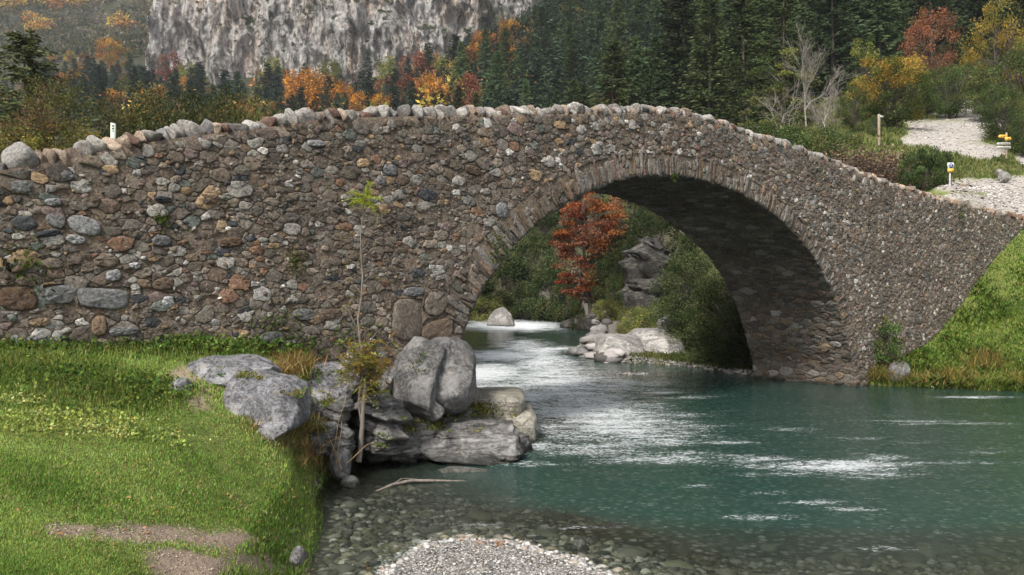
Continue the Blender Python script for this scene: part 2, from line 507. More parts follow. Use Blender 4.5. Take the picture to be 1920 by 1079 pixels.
n = N("ground cover")
v = n.coords("Object")
gA = n.noise(v, 0.9, 6, 0.6); gB = n.noise(v, 9, 6, 0.7); gC = n.noise(v, 0.04, 8, 0.6)
grass = n.mix(n.ramp(gA, [(0.35, 0.0), (0.65, 1.0)]), (0.09, 0.12, 0.03), (0.14, 0.16, 0.04))
grass = n.mix(n.ramp(gB, [(0.52, 0.0), (0.75, 0.7)]), grass, (0.12, 0.10, 0.05))
soil = n.mix(gB, (0.16, 0.12, 0.09), (0.36, 0.28, 0.21))
forest = n.mix(n.ramp(gC, [(0.35, 0.0), (0.65, 1.0)]), (0.026, 0.030, 0.015), (0.055, 0.050, 0.027))
forest = n.mix(n.ramp(n.noise(v, 0.35, 8, .7), [(0.5, 0.0), (0.7, 0.6)]), forest, (0.10, 0.09, 0.07))
wv = n.vor(v, 9, 'F1', "Color"); wd = n.vor(v, 9, 'F1', "Distance")
bedc = n.ramp(wv, [(0.25, (0.05, 0.05, 0.045)), (0.45, (0.11, 0.108, 0.095)), (0.6, (0.19, 0.18, 0.155)), (0.75, (0.30, 0.26, 0.21)), (0.88, (0.50, 0.49, 0.46))])
bedc = n.mix(n.ramp(wd, [(0.35, 0.0), (0.62, 0.85)]), bedc, (0.03, 0.028, 0.024))
bedc = n.mix(n.ramp(gA, [(0.45, 0.0), (0.65, 0.45)]), bedc, (0.13, 0.12, 0.075))
pv = n.vor(v, 6, 'F1', "Color"); pd = n.vor(v, 6, 'F1', "Distance")
pathc = n.mix(n.ramp(n.noise(v, 5, 6, .8), [(0.35, 0.0), (0.65, 1.0)]), (0.19, 0.17, 0.15), (0.46, 0.43, 0.40))
pathc = n.mix(n.ramp(n.noise(v, 1.1, 6, .7), [(0.4, 0.0), (0.6, .55)]), pathc, (0.32, 0.29, 0.26))
col = n.mix(n.attr("forest", "Fac"), grass, forest)
col = n.mix(n.attr("dirt", "Fac"), col, soil)
col = n.mix(n.attr("path", "Fac"), col, pathc)
col = n.mix(n.attr("bankrock", "Fac"), col, n.mix(gB, (0.06, 0.055, 0.045), (0.22, 0.2, 0.18)))
col = n.mix(n.attr("bed", "Fac"), col, bedc)
b = n.bump(gB, 0.8, 0.05)
b = n.bump(wd, 0.5, -0.03, b)
M['ground'] = n.done(n.bsdf(col, 0.95, b, 0.15))
gr = mesh("ground", np.stack([GX, GY, GZ], -1).reshape(-1, 3), [grid_faces(len(rows), NC)], M['ground'], smooth=True,
          attrs=dict(dirt=DIRT, path=PATH, forest=FOREST, bed=BEDA, bankrock=BANKROCK))
tag(gr, "grassy river banks, pebbly riverbed and wooded valley slopes", kind="structure")

# ------------------------------------------------------------------ river water
wr = np.concatenate([np.linspace(-6, 5, 14), np.linspace(5.2, 40, 420), 40 * np.exp(np.linspace(0.01, math.log(95 / 40), 60))])
WN = 620
wt = np.linspace(-1.25, 1.25, WN)
WY = np.repeat(wr[:, None], WN, 1); WX = wt[None] * (WY + 8)
WB = hgt(WX, WY)
WPX, WPY = pix(WX, WY, np.zeros_like(WX))
foam = np.zeros_like(WX)
FO = [(960,612,120,13,1.0),(900,600,60,8,.9),(985,640,60,6,.35),(940,668,90,14,1.0),(900,700,110,24,1.0),(1020,655,90,7,.8),(930,735,100,26,.85),(1010,715,120,22,.75),(1060,770,150,34,.75),(1000,745,90,30,.75),(1090,700,90,14,.5),(960,790,60,14,.6),
      (1150,805,150,20,.62),(1240,780,120,14,.55),(1120,842,190,22,.62),(1250,862,160,12,.62),(1080,765,170,36,.72),(1150,722,90,14,.7),(1380,858,120,9,.55),(1000,800,60,16,.6),(1300,800,120,8,.45),(1450,890,140,6,.45),(1190,722,110,12,.55),(1290,745,90,8,.45),(1010,838,70,12,.7),(1110,850,110,10,.55),(1000,870,80,9,.5),(1230,735,90,10,.55),
      (1560,874,200,15,.72),(1640,892,120,10,.6),(1660,858,90,8,.6),(1430,862,90,9,.65),(1290,850,110,8,.5),(1760,868,150,4,.6),(1850,850,60,4,.5),
      (1520,943,85,7,.62),(1430,970,110,7,.62),(1600,955,80,5,.6),(1310,912,45,4,.6),(1430,925,60,5,.5),(1760,795,150,3,.55),(1700,790,120,3,.5),(1480,805,80,4,.55),(1620,822,90,5,.45),
      (1830,745,120,3,.6),(1650,1030,70,5,.45),(1760,1000,50,6,.4),(1090,990,80,4,.45),(900,985,60,6,.35),(960,935,110,8,.3),(1720,830,70,5,.5),(1350,830,90,5,.5),(1840,930,60,6,.3)]
for cx, cy, rx, ry, a in FO:
    foam = np.maximum(foam, a * np.exp(-(((WPX - cx) / rx) ** 2 + ((WPY - cy) / ry) ** 2)))
foam = np.maximum(foam, 0.72 * np.exp(-(((WPX - (985 + (WPY - 650) * 1.1)) / (70 + (WPY - 650).clip(0) * .9)) ** 2)) * sstep(620, 650, WPY) * (1 - sstep(800, 890, WPY)))
foam = np.maximum(foam, 0.12 * sstep(700, 760, WPY) * (WPX > 900) * (1 - sstep(1000, 1060, WPY)))
rough = np.clip(foam, 0, 1) * sstep(9, 16, WY)
WZ = 0.05 * rough * fbm(WX * 1.6, WY * 2.2, 0, 3) + 0.006 * fbm(WX * 2, WY * 3, 4, 2)
WZ += 0.10 * rough * (WY > 30) * fbm(WX * .9, WY * 1.0, 7, 3)
wm = (WB < 0.3)
wf = grid_faces(len(wr), WN)
keep = wm.ravel()[wf].any(1)
n = N("river water")
v = n.coords("Object")
dep = n.attr("depth", "Fac"); fo = n.attr("foam", "Fac")
sv = n.coords("Object", (1.0, 2.2, 1.0))
w1 = n.noise(sv, 2.0, 6, 0.62, 0.5); w2 = n.noise(sv, 9, 4, 0.6)
bmp = n.bump(w1, 0.15, 0.10)
bmp = n.bump(w2, 0.10, 0.025, bmp)
fr = n.new("ShaderNodeFresnel"); fr.inputs[0].default_value = 1.33; n.l.new(bmp, fr.inputs["Normal"])
tr = n.new("ShaderNodeBsdfTransparent"); n.set(tr.inputs[0], (0.86, 0.93, 0.90))
turb = n.new("ShaderNodeBsdfDiffuse")
n.set(turb.inputs[0], n.mix(n.ramp(n.math('MULTIPLY', dep, .5), [(0.13, 0.0), (0.50, 1.0)]), (0.050, 0.056, 0.043), (0.007, 0.098, 0.084)))
op = n.math('SUBTRACT', 1.0, n.math('POWER', 2.718, n.math('MULTIPLY', dep, -1.35)))
m1 = n.new("ShaderNodeMixShader"); n.set(m1.inputs[0], op); n.l.new(tr.outputs[0], m1.inputs[1]); n.l.new(turb.outputs[0], m1.inputs[2])
gl = n.new("ShaderNodeBsdfGlossy"); gl.inputs["Roughness"].default_value = 0.08; n.l.new(bmp, gl.inputs["Normal"])
m2 = n.new("ShaderNodeMixShader"); n.l.new(fr.outputs[0], m2.inputs[0]); n.l.new(m1.outputs[0], m2.inputs[1]); n.l.new(gl.outputs[0], m2.inputs[2])
fv = n.coords("Object", (1.0, 2.6, 1.0), (0, 0, -0.12))
f1 = n.noise(fv, 5.5, 8, 0.8, 0.7); f2 = n.noise(fv, 0.8, 4, 0.6, 0.5); f3 = n.vor(fv, 19, 'F1', "Distance")
fm = n.math('ADD', n.math('ADD', n.math('MULTIPLY', f1, 0.75), n.math('MULTIPLY', f2, 0.35)), n.math('MULTIPLY', f3, -0.22))
thr = n.math('MULTIPLY_ADD', fo, -0.36, 0.60)
ff = n.math('MULTIPLY', n.math('SUBTRACT', fm, thr), 8.0, clamp=True)
fd = n.new("ShaderNodeBsdfDiffuse"); n.set(fd.inputs[0], (0.72, 0.75, 0.77))
n.l.new(n.bump(f1, 1.0, 0.08), fd.inputs["Normal"])
m3 = n.new("ShaderNodeMixShader"); n.set(m3.inputs[0], n.math('MULTIPLY', ff, 0.95)); n.l.new(m2.outputs[0], m3.inputs[1]); n.l.new(fd.outputs[0], m3.inputs[2])
M['water'] = n.done(m3.outputs[0])
depth = np.clip(-WB, 0, 3)
wat = mesh("river_water", np.stack([WX, WY, WZ], -1).reshape(-1, 3), [wf[keep]], M['water'], smooth=True, attrs=dict(depth=depth, foam=foam))
tag(wat, "clear teal mountain river with white riffles", kind="structure")
import bmesh
_ico = {}
def ico(sub):
    if sub not in _ico:
        bm = bmesh.new(); bmesh.ops.create_icosphere(bm, subdivisions=sub, radius=1.0)
        V = np.array([v_.co[:] for v_ in bm.verts]); F = np.array([[q.index for q in f.verts] for f in bm.faces]); bm.free()
        _ico[sub] = (V, F)
    return _ico[sub]

# ------------------------------------------------------------------ the stone bridge
A0 = np.array([9.6, 24.0]); DB = np.array([0.766, 0.643]); NB = np.array([0.643, -0.766]); BW = 3.3
def face_st(px, py):        # pixel -> (s, z) on the near face of the bridge; s grows to the right, 0 at the right springing
    k = (px - 960) / FPX
    s = (k * A0[1] - A0[0]) / (DB[0] - k * DB[1])
    Y = A0[1] + DB[1] * s
    return s, CAM_H + (HOR - py) / FPX * Y
def fpos(s, z, h=0.0):      # (s, z, height out of the face) -> xyz
    s, z, h = np.broadcast_arrays(s, z, h)
    return np.stack([A0[0] + DB[0] * s + NB[0] * h, A0[1] + DB[1] * s + NB[1] * h, z], -1)

_arch = [(0.12, -0.6), (0.05, 0.4), (-0.3, 1.25), (-0.75, 2.15), (-1.3, 2.9), (-2.05, 3.62), (-2.96, 4.2), (-4.2, 4.75), (-5.6, 5.13), (-7.2, 5.3),
         (-8.7, 5.22), (-9.9, 4.98), (-11.0, 4.55), (-12.0, 3.98), (-12.8, 3.3), (-13.4, 2.55), (-13.75, 1.8), (-13.9, 1.0), (-13.95, -0.6)]
_arch = np.array(_arch)
_cl = np.concatenate([[0], np.cumsum(np.hypot(*np.diff(_arch, axis=0).T))])
def _cr(t):                 # Catmull-Rom through the arch points
    t = np.clip(t, 0, len(_arch) - 1.0001)
    i = t.astype(int); f = (t - i)[:, None]
    g = lambda k: _arch[np.clip(k, 0, len(_arch) - 1)]
    p0, p1, p2, p3 = g(i - 1), g(i), g(i + 1), g(i + 2)
    return 0.5 * (2 * p1 + (p2 - p0) * f + (2 * p0 - 5 * p1 + 4 * p2 - p3) * f ** 2 + (3 * p1 - p0 - 3 * p2 + p3) * f ** 3)
_ac = _cr(np.linspace(0, len(_arch) - 1, 900))
_al = np.concatenate([[0], np.cumsum(np.hypot(*np.diff(_ac, axis=0).T))])
AL = _al[-1]
def arc(a):                 # arc length -> (s,z), outward normal (away from the opening)
    s = np.interp(a, _al, _ac[:, 0]); z = np.interp(a, _al, _ac[:, 1])
    e = 0.15
    ds = np.interp(a + e, _al, _ac[:, 0]) - np.interp(a - e, _al, _ac[:, 0])
    dz = np.interp(a + e, _al, _ac[:, 1]) - np.interp(a - e, _al, _ac[:, 1])
    L = np.hypot(ds, dz) + 1e-9
    return s, z, dz / L, -ds / L
TOP = np.array([face_st(x, y) for x, y in [(-420,345),(-200,332),(0,318),(60,308),(150,292),(230,272),(300,262),(370,252),(430,246),(500,238),(560,226),(640,220),(760,217),(900,214),(1050,213),(1150,212),(1220,210),(1280,216),(1340,230),(1400,252),(1480,276),(1560,305),(1640,338),(1700,357),(1780,380),(1850,396),(1920,414),(2020,436),(2160,462)]])
def top(s): return np.interp(s, TOP[:, 0], TOP[:, 1])
S0, S1 = TOP[0, 0], TOP[-1, 0]

def ring_len(a): return np.interp(a, [0, 3, 8, 13, 18, 22], [0.36, 0.40, 0.44, 0.48, 0.62, 0.6])
_aa = np.linspace(0, AL, 260)
_rs, _rz, _rn, _rm = arc(_aa)
_ring = np.stack([_rs + _rn * ring_len(_aa), _rz + _rm * ring_len(_aa)], 1)
def push_out(p):            # move (s,z) points that lie in the opening or in the ring to the ring's outer edge
    d2 = ((p[:, None] - np.stack([_rs, _rz], 1)[None]) ** 2).sum(2)
    k = d2.argmin(1)
    rel = p - np.stack([_rs, _rz], 1)[k]
    h = rel[:, 0] * _rn[k] + rel[:, 1] * _rm[k]
    bad = (h < ring_len(_aa)[k]) & (p[:, 1] > -0.7) & (p[:, 0] > -15.2) & (p[:, 0] < 1.2)
    out = p.copy(); out[bad] = _ring[k[bad]]
    return out, bad

PAL = [((0.128, 0.102, 0.078), 27), ((0.092, 0.080, 0.068), 16), ((0.185, 0.152, 0.120), 18), ((0.23, 0.215, 0.19), 20), ((0.165, 0.098, 0.064), 8),
       ((0.25, 0.175, 0.105), 8), ((0.34, 0.32, 0.295), 6), ((0.50, 0.47, 0.43), 2.0), ((0.05, 0.052, 0.056), 7), ((0.17, 0.125, 0.112), 7), ((0.10, 0.11, 0.095), 5)]
_pc = np.array([p[0] for p in PAL]); _pw = np.array([p[1] for p in PAL], float); _pw /= _pw.sum()
def stone_col():
    return _pc[rng.choice(len(_pc), p=_pw)] * rng.uniform(0.85, 1.4)

def chaikin(p, k=1, q=0.25):
    for _ in range(k):
        n_ = np.roll(p, -1, 0)
        p = np.stack([p * (1 - q) + n_ * q, p * q + n_ * (1 - q)], 1).reshape(-1, 2)
    return p

def stone(acc, poly, pos, gap=0.012, h=0.03, c=None, rnd=0.24, jit=0.05, rim=0.7):
    """one bedded stone: POLY (n,2) outline, POS maps (u, v, height) to xyz"""
    ctr = poly.mean(0)
    ex = poly - ctr
    r = np.linalg.norm(ex, axis=1)
    size = r.mean()
    if size < 0.022: return
    ex = ex * np.clip(1 - gap / np.maximum(r, 1e-3), 0.3, 1)[:, None]
    if len(ex) < 6:
        nx = np.roll(ex, -1, 0); ex = np.stack([ex, (ex + nx) / 2], 1).reshape(-1, 2)
    p = chaikin(ex, 1, rnd)
    m = len(p)
    p = p * (1 + jit * rng.standard_normal(m))[:, None]
    lv = [(1.03, -0.03), (1.0, h * rim), (0.86, h * 0.98), (0.45, h * 1.05)]
    V = []
    tilt = rng.normal(0, 0.10, 2)
    for sc, hh in lv:
        q = p * sc
        hj = hh + (h * 0.20 * rng.standard_normal(m) + q @ tilt * 0.5 if hh > 0 else 0)
        V.append(pos(ctr[0] + q[:, 0], ctr[1] + q[:, 1], hj))
    V.append(pos(np.array([ctr[0]]), np.array([ctr[1]]), np.array([h * 1.1])))
    V = np.concatenate(V)
    j = np.arange(m); jn = (j + 1) % m
    Q = np.concatenate([np.stack([k * m + j, k * m + jn, (k + 1) * m + jn, (k + 1) * m + j], 1) for k in range(3)])
    T = np.stack([3 * m + j, 3 * m + jn, np.full(m, 4 * m)], 1)
    acc.add(V, [Q, T], np.array(c if c is not None else stone_col()))

def scatter_discs(u0, u1, v0, v1, radii, ok, tries, pack=0.9):
    cell = radii[0] * 2.05
    gridd = {}
    pts, rs = [], []
    for r, nt in zip(radii, tries):
        cu = rng.uniform(u0, u1, nt); cv = rng.uniform(v0, v1, nt)
        good = ok(cu, cv) & ((cu < -9) | (r < .1) | (rng.random(nt) < .12))
        for x, y in zip(cu[good], cv[good]):
            gx, gy = int(x // cell), int(y // cell)
            hit = False
            for a in (-1, 0, 1):
                for b_ in (-1, 0, 1):
                    for (qx, qy, qr) in gridd.get((gx + a, gy + b_), ()):
                        if (qx - x) ** 2 + (qy - y) ** 2 < (pack * (qr + r)) ** 2:
                            hit = True; break
                    if hit: break
                if hit: break
            if not hit:
                rr = r * rng.uniform(0.9, 1.1)
                gridd.setdefault((gx, gy), []).append((x, y, rr))
                pts.append((x, y)); rs.append(rr)
    return np.array(pts), np.array(rs)

def power_cells(pts, rs, lim=2.2, nn=14):
    kd = kdtree.KDTree(len(pts))
    for i, p in enumerate(pts): kd.insert((p[0], p[1], 0), i)
    kd.balance()
    out = []
    for i, p in enumerate(pts):
        R_ = rs[i] * lim
        th = np.linspace(0, 2 * np.pi, 8, endpoint=False) + 0.39
        poly = [(p[0] + R_ * math.cos(t), p[1] + R_ * math.sin(t)) for t in th]
        for co, j, _ in kd.find_n((p[0], p[1], 0), nn):
            if j == i: continue
            nx, ny = pts[j][0] - p[0], pts[j][1] - p[1]
            cc = 0.5 * (pts[j][0] ** 2 + pts[j][1] ** 2 - p[0] ** 2 - p[1] ** 2 + rs[i] ** 2 - rs[j] ** 2)
            new = []
            for k in range(len(poly)):
                a, b_ = poly[k], poly[(k + 1) % len(poly)]
                da = a[0] * nx + a[1] * ny - cc; db = b_[0] * nx + b_[1] * ny - cc
                if da <= 0: new.append(a)
                if (da < 0) != (db < 0):
                    t = da / (da - db)
                    new.append((a[0] + (b_[0] - a[0]) * t, a[1] + (b_[1] - a[1]) * t))
            poly = new
            if len(poly) < 3: break
        out.append(np.array(poly) if len(poly) >= 3 else None)
    return out

bridge = empty("stone_bridge", (A0[0] - 5, A0[1] - 4, 0))
tag(bridge, "old humpbacked rubble stone bridge with one wide arch over the river", "bridge")
def under(o):               # parent to the bridge, keeping world coordinates
    o.parent = bridge
    o.matrix_parent_inverse = Matrix.Translation(-Vector(bridge.location))
    return o

# mortar core: a cross-section lofted along s
ss = np.unique(np.round(np.concatenate([np.arange(S0, S1, 0.12), _ac[::6, 0]]), 4))
asort = np.argsort(_ac[:, 0])
def lower(s):
    z = np.interp(s, _ac[asort, 0], _ac[asort, 1], left=-0.8, right=-0.8)
    return z
low = lower(ss); tp = top(ss) - 0.02
NZ = 34
sec = []
fz = np.linspace(0, 1, NZ)
ins_ = 0.02
for k in range(NZ): sec.append(fpos(ss, low + (tp - low) * fz[k], -0.0 + 0.022 * fbm(ss * 3, (low + (tp - low) * fz[k]) * 4, 0, 4)))
for w_, dz in ((-0.45, 0), (-0.45, -0.8), (-BW + 0.45, -0.8), (-BW + 0.45, 0), (-BW, 0)):
    sec.append(fpos(ss, tp + dz, w_))
for k in range(1, 12): sec.append(fpos(ss, tp + (low - tp) * k / 11, -BW))
for k in range(1, 8): sec.append(fpos(ss, low, -BW + BW * k / 8))
sec = np.stack(sec, 0)
nr_, nc_ = sec.shape[:2]
V = sec.reshape(-1, 3)
F = grid_faces(nr_, nc_)
i = np.arange(nc_ - 1) + (nr_ - 1) * nc_
F = np.concatenate([F, np.stack([i, i + 1, np.arange(nc_ - 1) + 1, np.arange(nc_ - 1)], 1)])
under(mesh("masonry_core", V, [F], M['mortar'], smooth=False))

# spandrel and parapet stones
AN = 1.5
acc = Acc()
BIG = [(195,560,52,21,0.19,0),(115,553,34,19,0.2,0),(33,560,42,24,0,1),(157,424,33,19,0.24,0),(104,415,20,15,0.17,0),(90,439,27,7,0,2),(302,452,19,12,0.16,0),(306,533,21,13,0,3),
       (764,602,30,42,0,4),(816,570,24,24,0,4),(822,622,30,24,0,3),(775,548,20,10,.16,0),(395,375,20,10,0,3),(30,500,24,12,0,0),(185,612,16,22,0,5),(232,622,30,9,0.2,0),(315,567,13,13,0.45,0),(212,517,17,12,0.34,0),(252,499,12,7,0.5,0),(142,450,20,10,0.32,0),
       (40,352,22,13,0.2,0),(28,640,10,12,.2,0),(65,640,26,12,.17,0),(75,605,22,9,0,5),(430,455,24,10,0,1),(560,480,18,12,0,3),(305,375,18,7,0,2),(100,380,18,9,.25,0),(125,330,14,9,.2,0),
       (1200,560,0,0,0,0),(940,395,12,16,0.2,0),(885,320,16,10,0,3),(730,320,14,12,.17,0),(715,340,10,10,.2,0),(590,270,18,7,.3,0),(570,590,22,12,.14,0),(620,590,20,12,0,3),(510,635,24,14,.16,0),(590,600,15,10,0,5)]
big = []
for px, py, hw, hh, gv, k in BIG:
    if hw == 0: continue
    c0 = face_st(px, py); sl = face_st(px - hw, py)[0]; sr = face_st(px + hw, py)[0]
    hz = hh / FPX * (A0[1] + DB[1] * c0[0])
    big.append((c0[0], c0[1], (sr - sl) / 2, hz, ({0: (gv,) * 3, 1: (0.12, 0.075, 0.05), 2: (0.045, 0.048, 0.055), 3: (0.145, 0.105, 0.075), 4: (0.150, 0.122, 0.098), 5: (0.24, 0.17, 0.11)}[k])))
def okf(u, v):
    z = v / AN
    g = (z < top(u) - 0.12) & (z > np.where(u < -13, 1.2, np.where(u > 0, np.clip(u * 0.27 - 0.6, -0.6, 9), -0.5)))
    inside = (u > _ac[:, 0].min()) & (u < 0.15) & (z < lower(u))
    g &= ~inside
    for c0, z0, hw, hz, _ in big:
        g &= ~(((u - c0) / hw) ** 4 + ((z - z0) / hz) ** 4 < 1.0)
    return g
pts, rs = scatter_discs(S0 + .1, S1 - .1, -0.5 * AN, 7.2 * AN, [0.17, 0.135, 0.105, 0.078, 0.058, 0.043, 0.031], okf, [500, 2200, 9000, 20000, 40000, 60000, 70000], 0.9)
_, bad = push_out(np.stack([pts[:, 0], pts[:, 1] / AN], 1))
pts, rs = pts[~bad], rs[~bad]
cells = power_cells(pts, rs)
for p_, r_, poly in zip(pts, rs, cells):
    if poly is None: continue
    poly = poly.copy(); poly[:, 1] /= AN
    poly[:, 1] = np.minimum(poly[:, 1], top(poly[:, 0]) - 0.05)
    poly, _ = push_out(poly)
    for c0, z0, hw, hz, _c2 in big:
        d_ = (poly - (c0, z0)) / (hw, hz)
        q = np.abs(d_).max(1)
        k_ = q < 1.0
        if k_.any(): poly[k_] = (c0, z0) + d_[k_] / q[k_, None] * (hw, hz)
    if rng.random() < 0.11: continue
    cc = stone_col()
    rc = r_
    if rc > .085: cc = cc * min(1, .30 / cc.max())
    if rc < 0.11 and rng.random() < 0.03: cc = np.array((0.5, 0.48, 0.44))
    if p_[0] > -4: cc = cc * 0.75 + np.array((0.14, 0.12, 0.10)) * 0.3
    mud = rng.random() < 0.55
    if mud: cc = cc * 0.35 + np.array((0.150, 0.122, 0.096)) * 0.65
    else: cc = cc * 1.25
    stone(acc, poly, fpos, gap=0.001 + 0.09 * rc * rng.random() ** 2, h=rng.uniform(0.004, 0.018) + 0.05 * rc if mud else rng.uniform(0.008, 0.026) + 0.07 * rc, c=cc, rnd=rng.uniform(0.04, 0.24), jit=rng.uniform(0.03, 0.11))
for c0, z0, hw, hz, cc in big:
    th = np.linspace(0, 2 * np.pi, 12, endpoint=False) + rng.uniform(0, .5)
    ex_ = 0.55 if hw > 0.3 else 0.85
    q = np.stack([np.sign(np.cos(th)) * np.abs(np.cos(th)) ** ex_ * hw, np.sign(np.sin(th)) * np.abs(np.sin(th)) ** ex_ * hz], 1)
    q *= rng.uniform(0.86, 1.05, (12, 1))
    q[:, 1] += rng.normal(0, .12) * q[:, 0]
    stone(acc, q + (c0, z0), fpos, gap=0.005, h=0.04, c=cc, rnd=0.2, jit=0.015)
# small chips pressed into the joints
Vt_, Ft_ = ico(1)
m_ = 16000
cs = rng.uniform(S0, S1, m_); cz_ = rng.uniform(-.3, 6.8, m_)
g_ = okf(cs, cz_ * AN); cs, cz_ = cs[g_], cz_[g_]
_, bad = push_out(np.stack([cs, cz_], 1)); cs, cz_ = cs[~bad], cz_[~bad]
m_ = len(cs)
sz = .012 + .035 * rng.random((m_, 1)) ** 2.5
Vc = Vt_[None] * (1 + .3 * rng.standard_normal((m_, len(Vt_), 1)))
Vc = fpos(cs[:, None] + Vc[..., 0] * sz * rng.uniform(.7, 1.6, (m_, 1)), cz_[:, None] + Vc[..., 1] * sz * rng.uniform(.6, 1.1, (m_, 1)), .012 + Vc[..., 2] * sz * .7)
acc.add(Vc.reshape(-1, 3), [(Ft_[None] + (np.arange(m_) * len(Vt_))[:, None, None]).reshape(-1, 3)], np.repeat(_pc[rng.choice(len(_pc), m_, p=_pw)] * rng.uniform(.7, 1.4, (m_, 1)), len(Vt_), 0))
under(acc.build("spandrel_wall", M['stone'], smooth=True))

# voussoirs of the arch ring
acc = Acc()
a = 0.6
while a < AL - 0.5:
    t = rng.uniform(0.045, 0.135)
    if a > AL - 2.2: t *= 1.5
    L1 = ring_len(a) * rng.uniform(0.55, 1.2)
    cut = [0, 1.0] if rng.random() < 0.5 else [0, rng.uniform(.3, .7), 1.0]
    for f0, f1 in zip(cut[:-1], cut[1:]):
        q = []
        for aa, ff in ((a, f0), (a + t, f0), (a + t, (f0 + f1) / 2), (a + t, f1), (a, f1), (a, (f0 + f1) / 2)):
            s_, z_, ns, nz_ = arc(np.array([aa + ff * 0.02 * t]))
            q.append((s_[0] + ns[0] * L1 * ff + rng.normal(0, .006), z_[0] + nz_[0] * L1 * ff))
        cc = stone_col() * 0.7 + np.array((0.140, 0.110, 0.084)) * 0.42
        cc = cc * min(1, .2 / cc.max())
        q = [(x_ + rng.normal(0, .012), y_ + rng.normal(0, .02)) for x_, y_ in q]
        stone(acc, np.array(q), fpos, gap=0.006, h=rng.uniform(0.004, 0.045), c=cc, rnd=rng.uniform(.06, .25), jit=0.07)
    a += t
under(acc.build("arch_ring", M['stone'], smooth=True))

# soffit: courses running through the vault
def sof(u, v, h):           # u arc length, v depth behind the face
    s_, z_, ns, nz_ = arc(np.asarray(u, float))
    v, h = np.broadcast_arrays(v, h)
    s2 = s_ - ns * h; z2 = z_ - nz_ * h
    return np.stack([A0[0] + DB[0] * s2 - NB[0] * v, A0[1] + DB[1] * s2 - NB[1] * v, z2], -1)
acc = Acc()
SA = 1.9
pts, rs = scatter_discs(0.1, AL - .1, 0.0, BW / SA, [0.12, 0.09, 0.065, 0.045], lambda u, v: u > 0, [700, 4000, 14000, 16000], 0.92)
for p_, r_, poly in zip(pts, rs, power_cells(pts, rs)):
    if poly is None: continue
    poly = poly.copy(); poly[:, 1] = np.clip(poly[:, 1] * SA, -.02, BW + .02)
    poly[:, 0] = np.clip(poly[:, 0], .02, AL - .02)
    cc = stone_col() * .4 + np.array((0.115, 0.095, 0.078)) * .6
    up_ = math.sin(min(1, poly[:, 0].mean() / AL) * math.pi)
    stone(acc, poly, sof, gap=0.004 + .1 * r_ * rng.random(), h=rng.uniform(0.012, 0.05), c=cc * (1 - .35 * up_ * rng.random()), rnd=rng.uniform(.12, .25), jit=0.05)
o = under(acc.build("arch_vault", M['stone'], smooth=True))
# plain vault lining behind those stones
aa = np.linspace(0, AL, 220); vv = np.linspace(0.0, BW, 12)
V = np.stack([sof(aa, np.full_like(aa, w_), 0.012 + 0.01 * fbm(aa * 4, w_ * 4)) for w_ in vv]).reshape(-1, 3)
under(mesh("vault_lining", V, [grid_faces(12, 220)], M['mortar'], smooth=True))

# rock template
def rock_shape(sub, dims, seed, cuts=9, rough=0.10, strata=0.0, lo=0.55, sq=1.0):
    r_ = np.random.default_rng(seed)
    V, F = ico(sub)
    V = V.copy()
    if sq != 1.0:
        V = np.sign(V) * np.abs(V) ** sq
    for _ in range(cuts):
        nn = r_.standard_normal(3); nn /= np.linalg.norm(nn)
        o_ = r_.uniform(lo, max(0.9, lo + .2))
        d = np.maximum(V @ nn - o_, 0)
        V = V - d[:, None] * nn * 0.92
    V = V * np.array(dims) / 2
    L = max(dims)
    k = 2.2 / L
    so = seed * 1.37
    rad = V / (np.linalg.norm(V, axis=1)[:, None] + 1e-9)
    V = V + rad * (rough * L * 0.5 * fbm(V[:, 0] * k + so, V[:, 1] * k, V[:, 2] * k, 5))[:, None]
    V = V + rad * (rough * L * 0.16 * fbm(V[:, 0] * k * 4 + so, V[:, 1] * k * 4, V[:, 2] * k * 4, 3, True))[:, None]
    if strata:
        zz = V[:, 2] + 0.25 * V[:, 0] + 0.06 * L * fbm(V[:, 0] * k * 1.5, V[:, 1] * k * 1.5, so, 3)
        st = fbm(zz * 9 / L * 1.4, so, 0, 3)
        V = V + (V * (1, 1, 0)) / (np.linalg.norm(V[:, :2], axis=1)[:, None] + 1e-6) * (strata * L * 0.22 * st)[:, None]
    return V, F

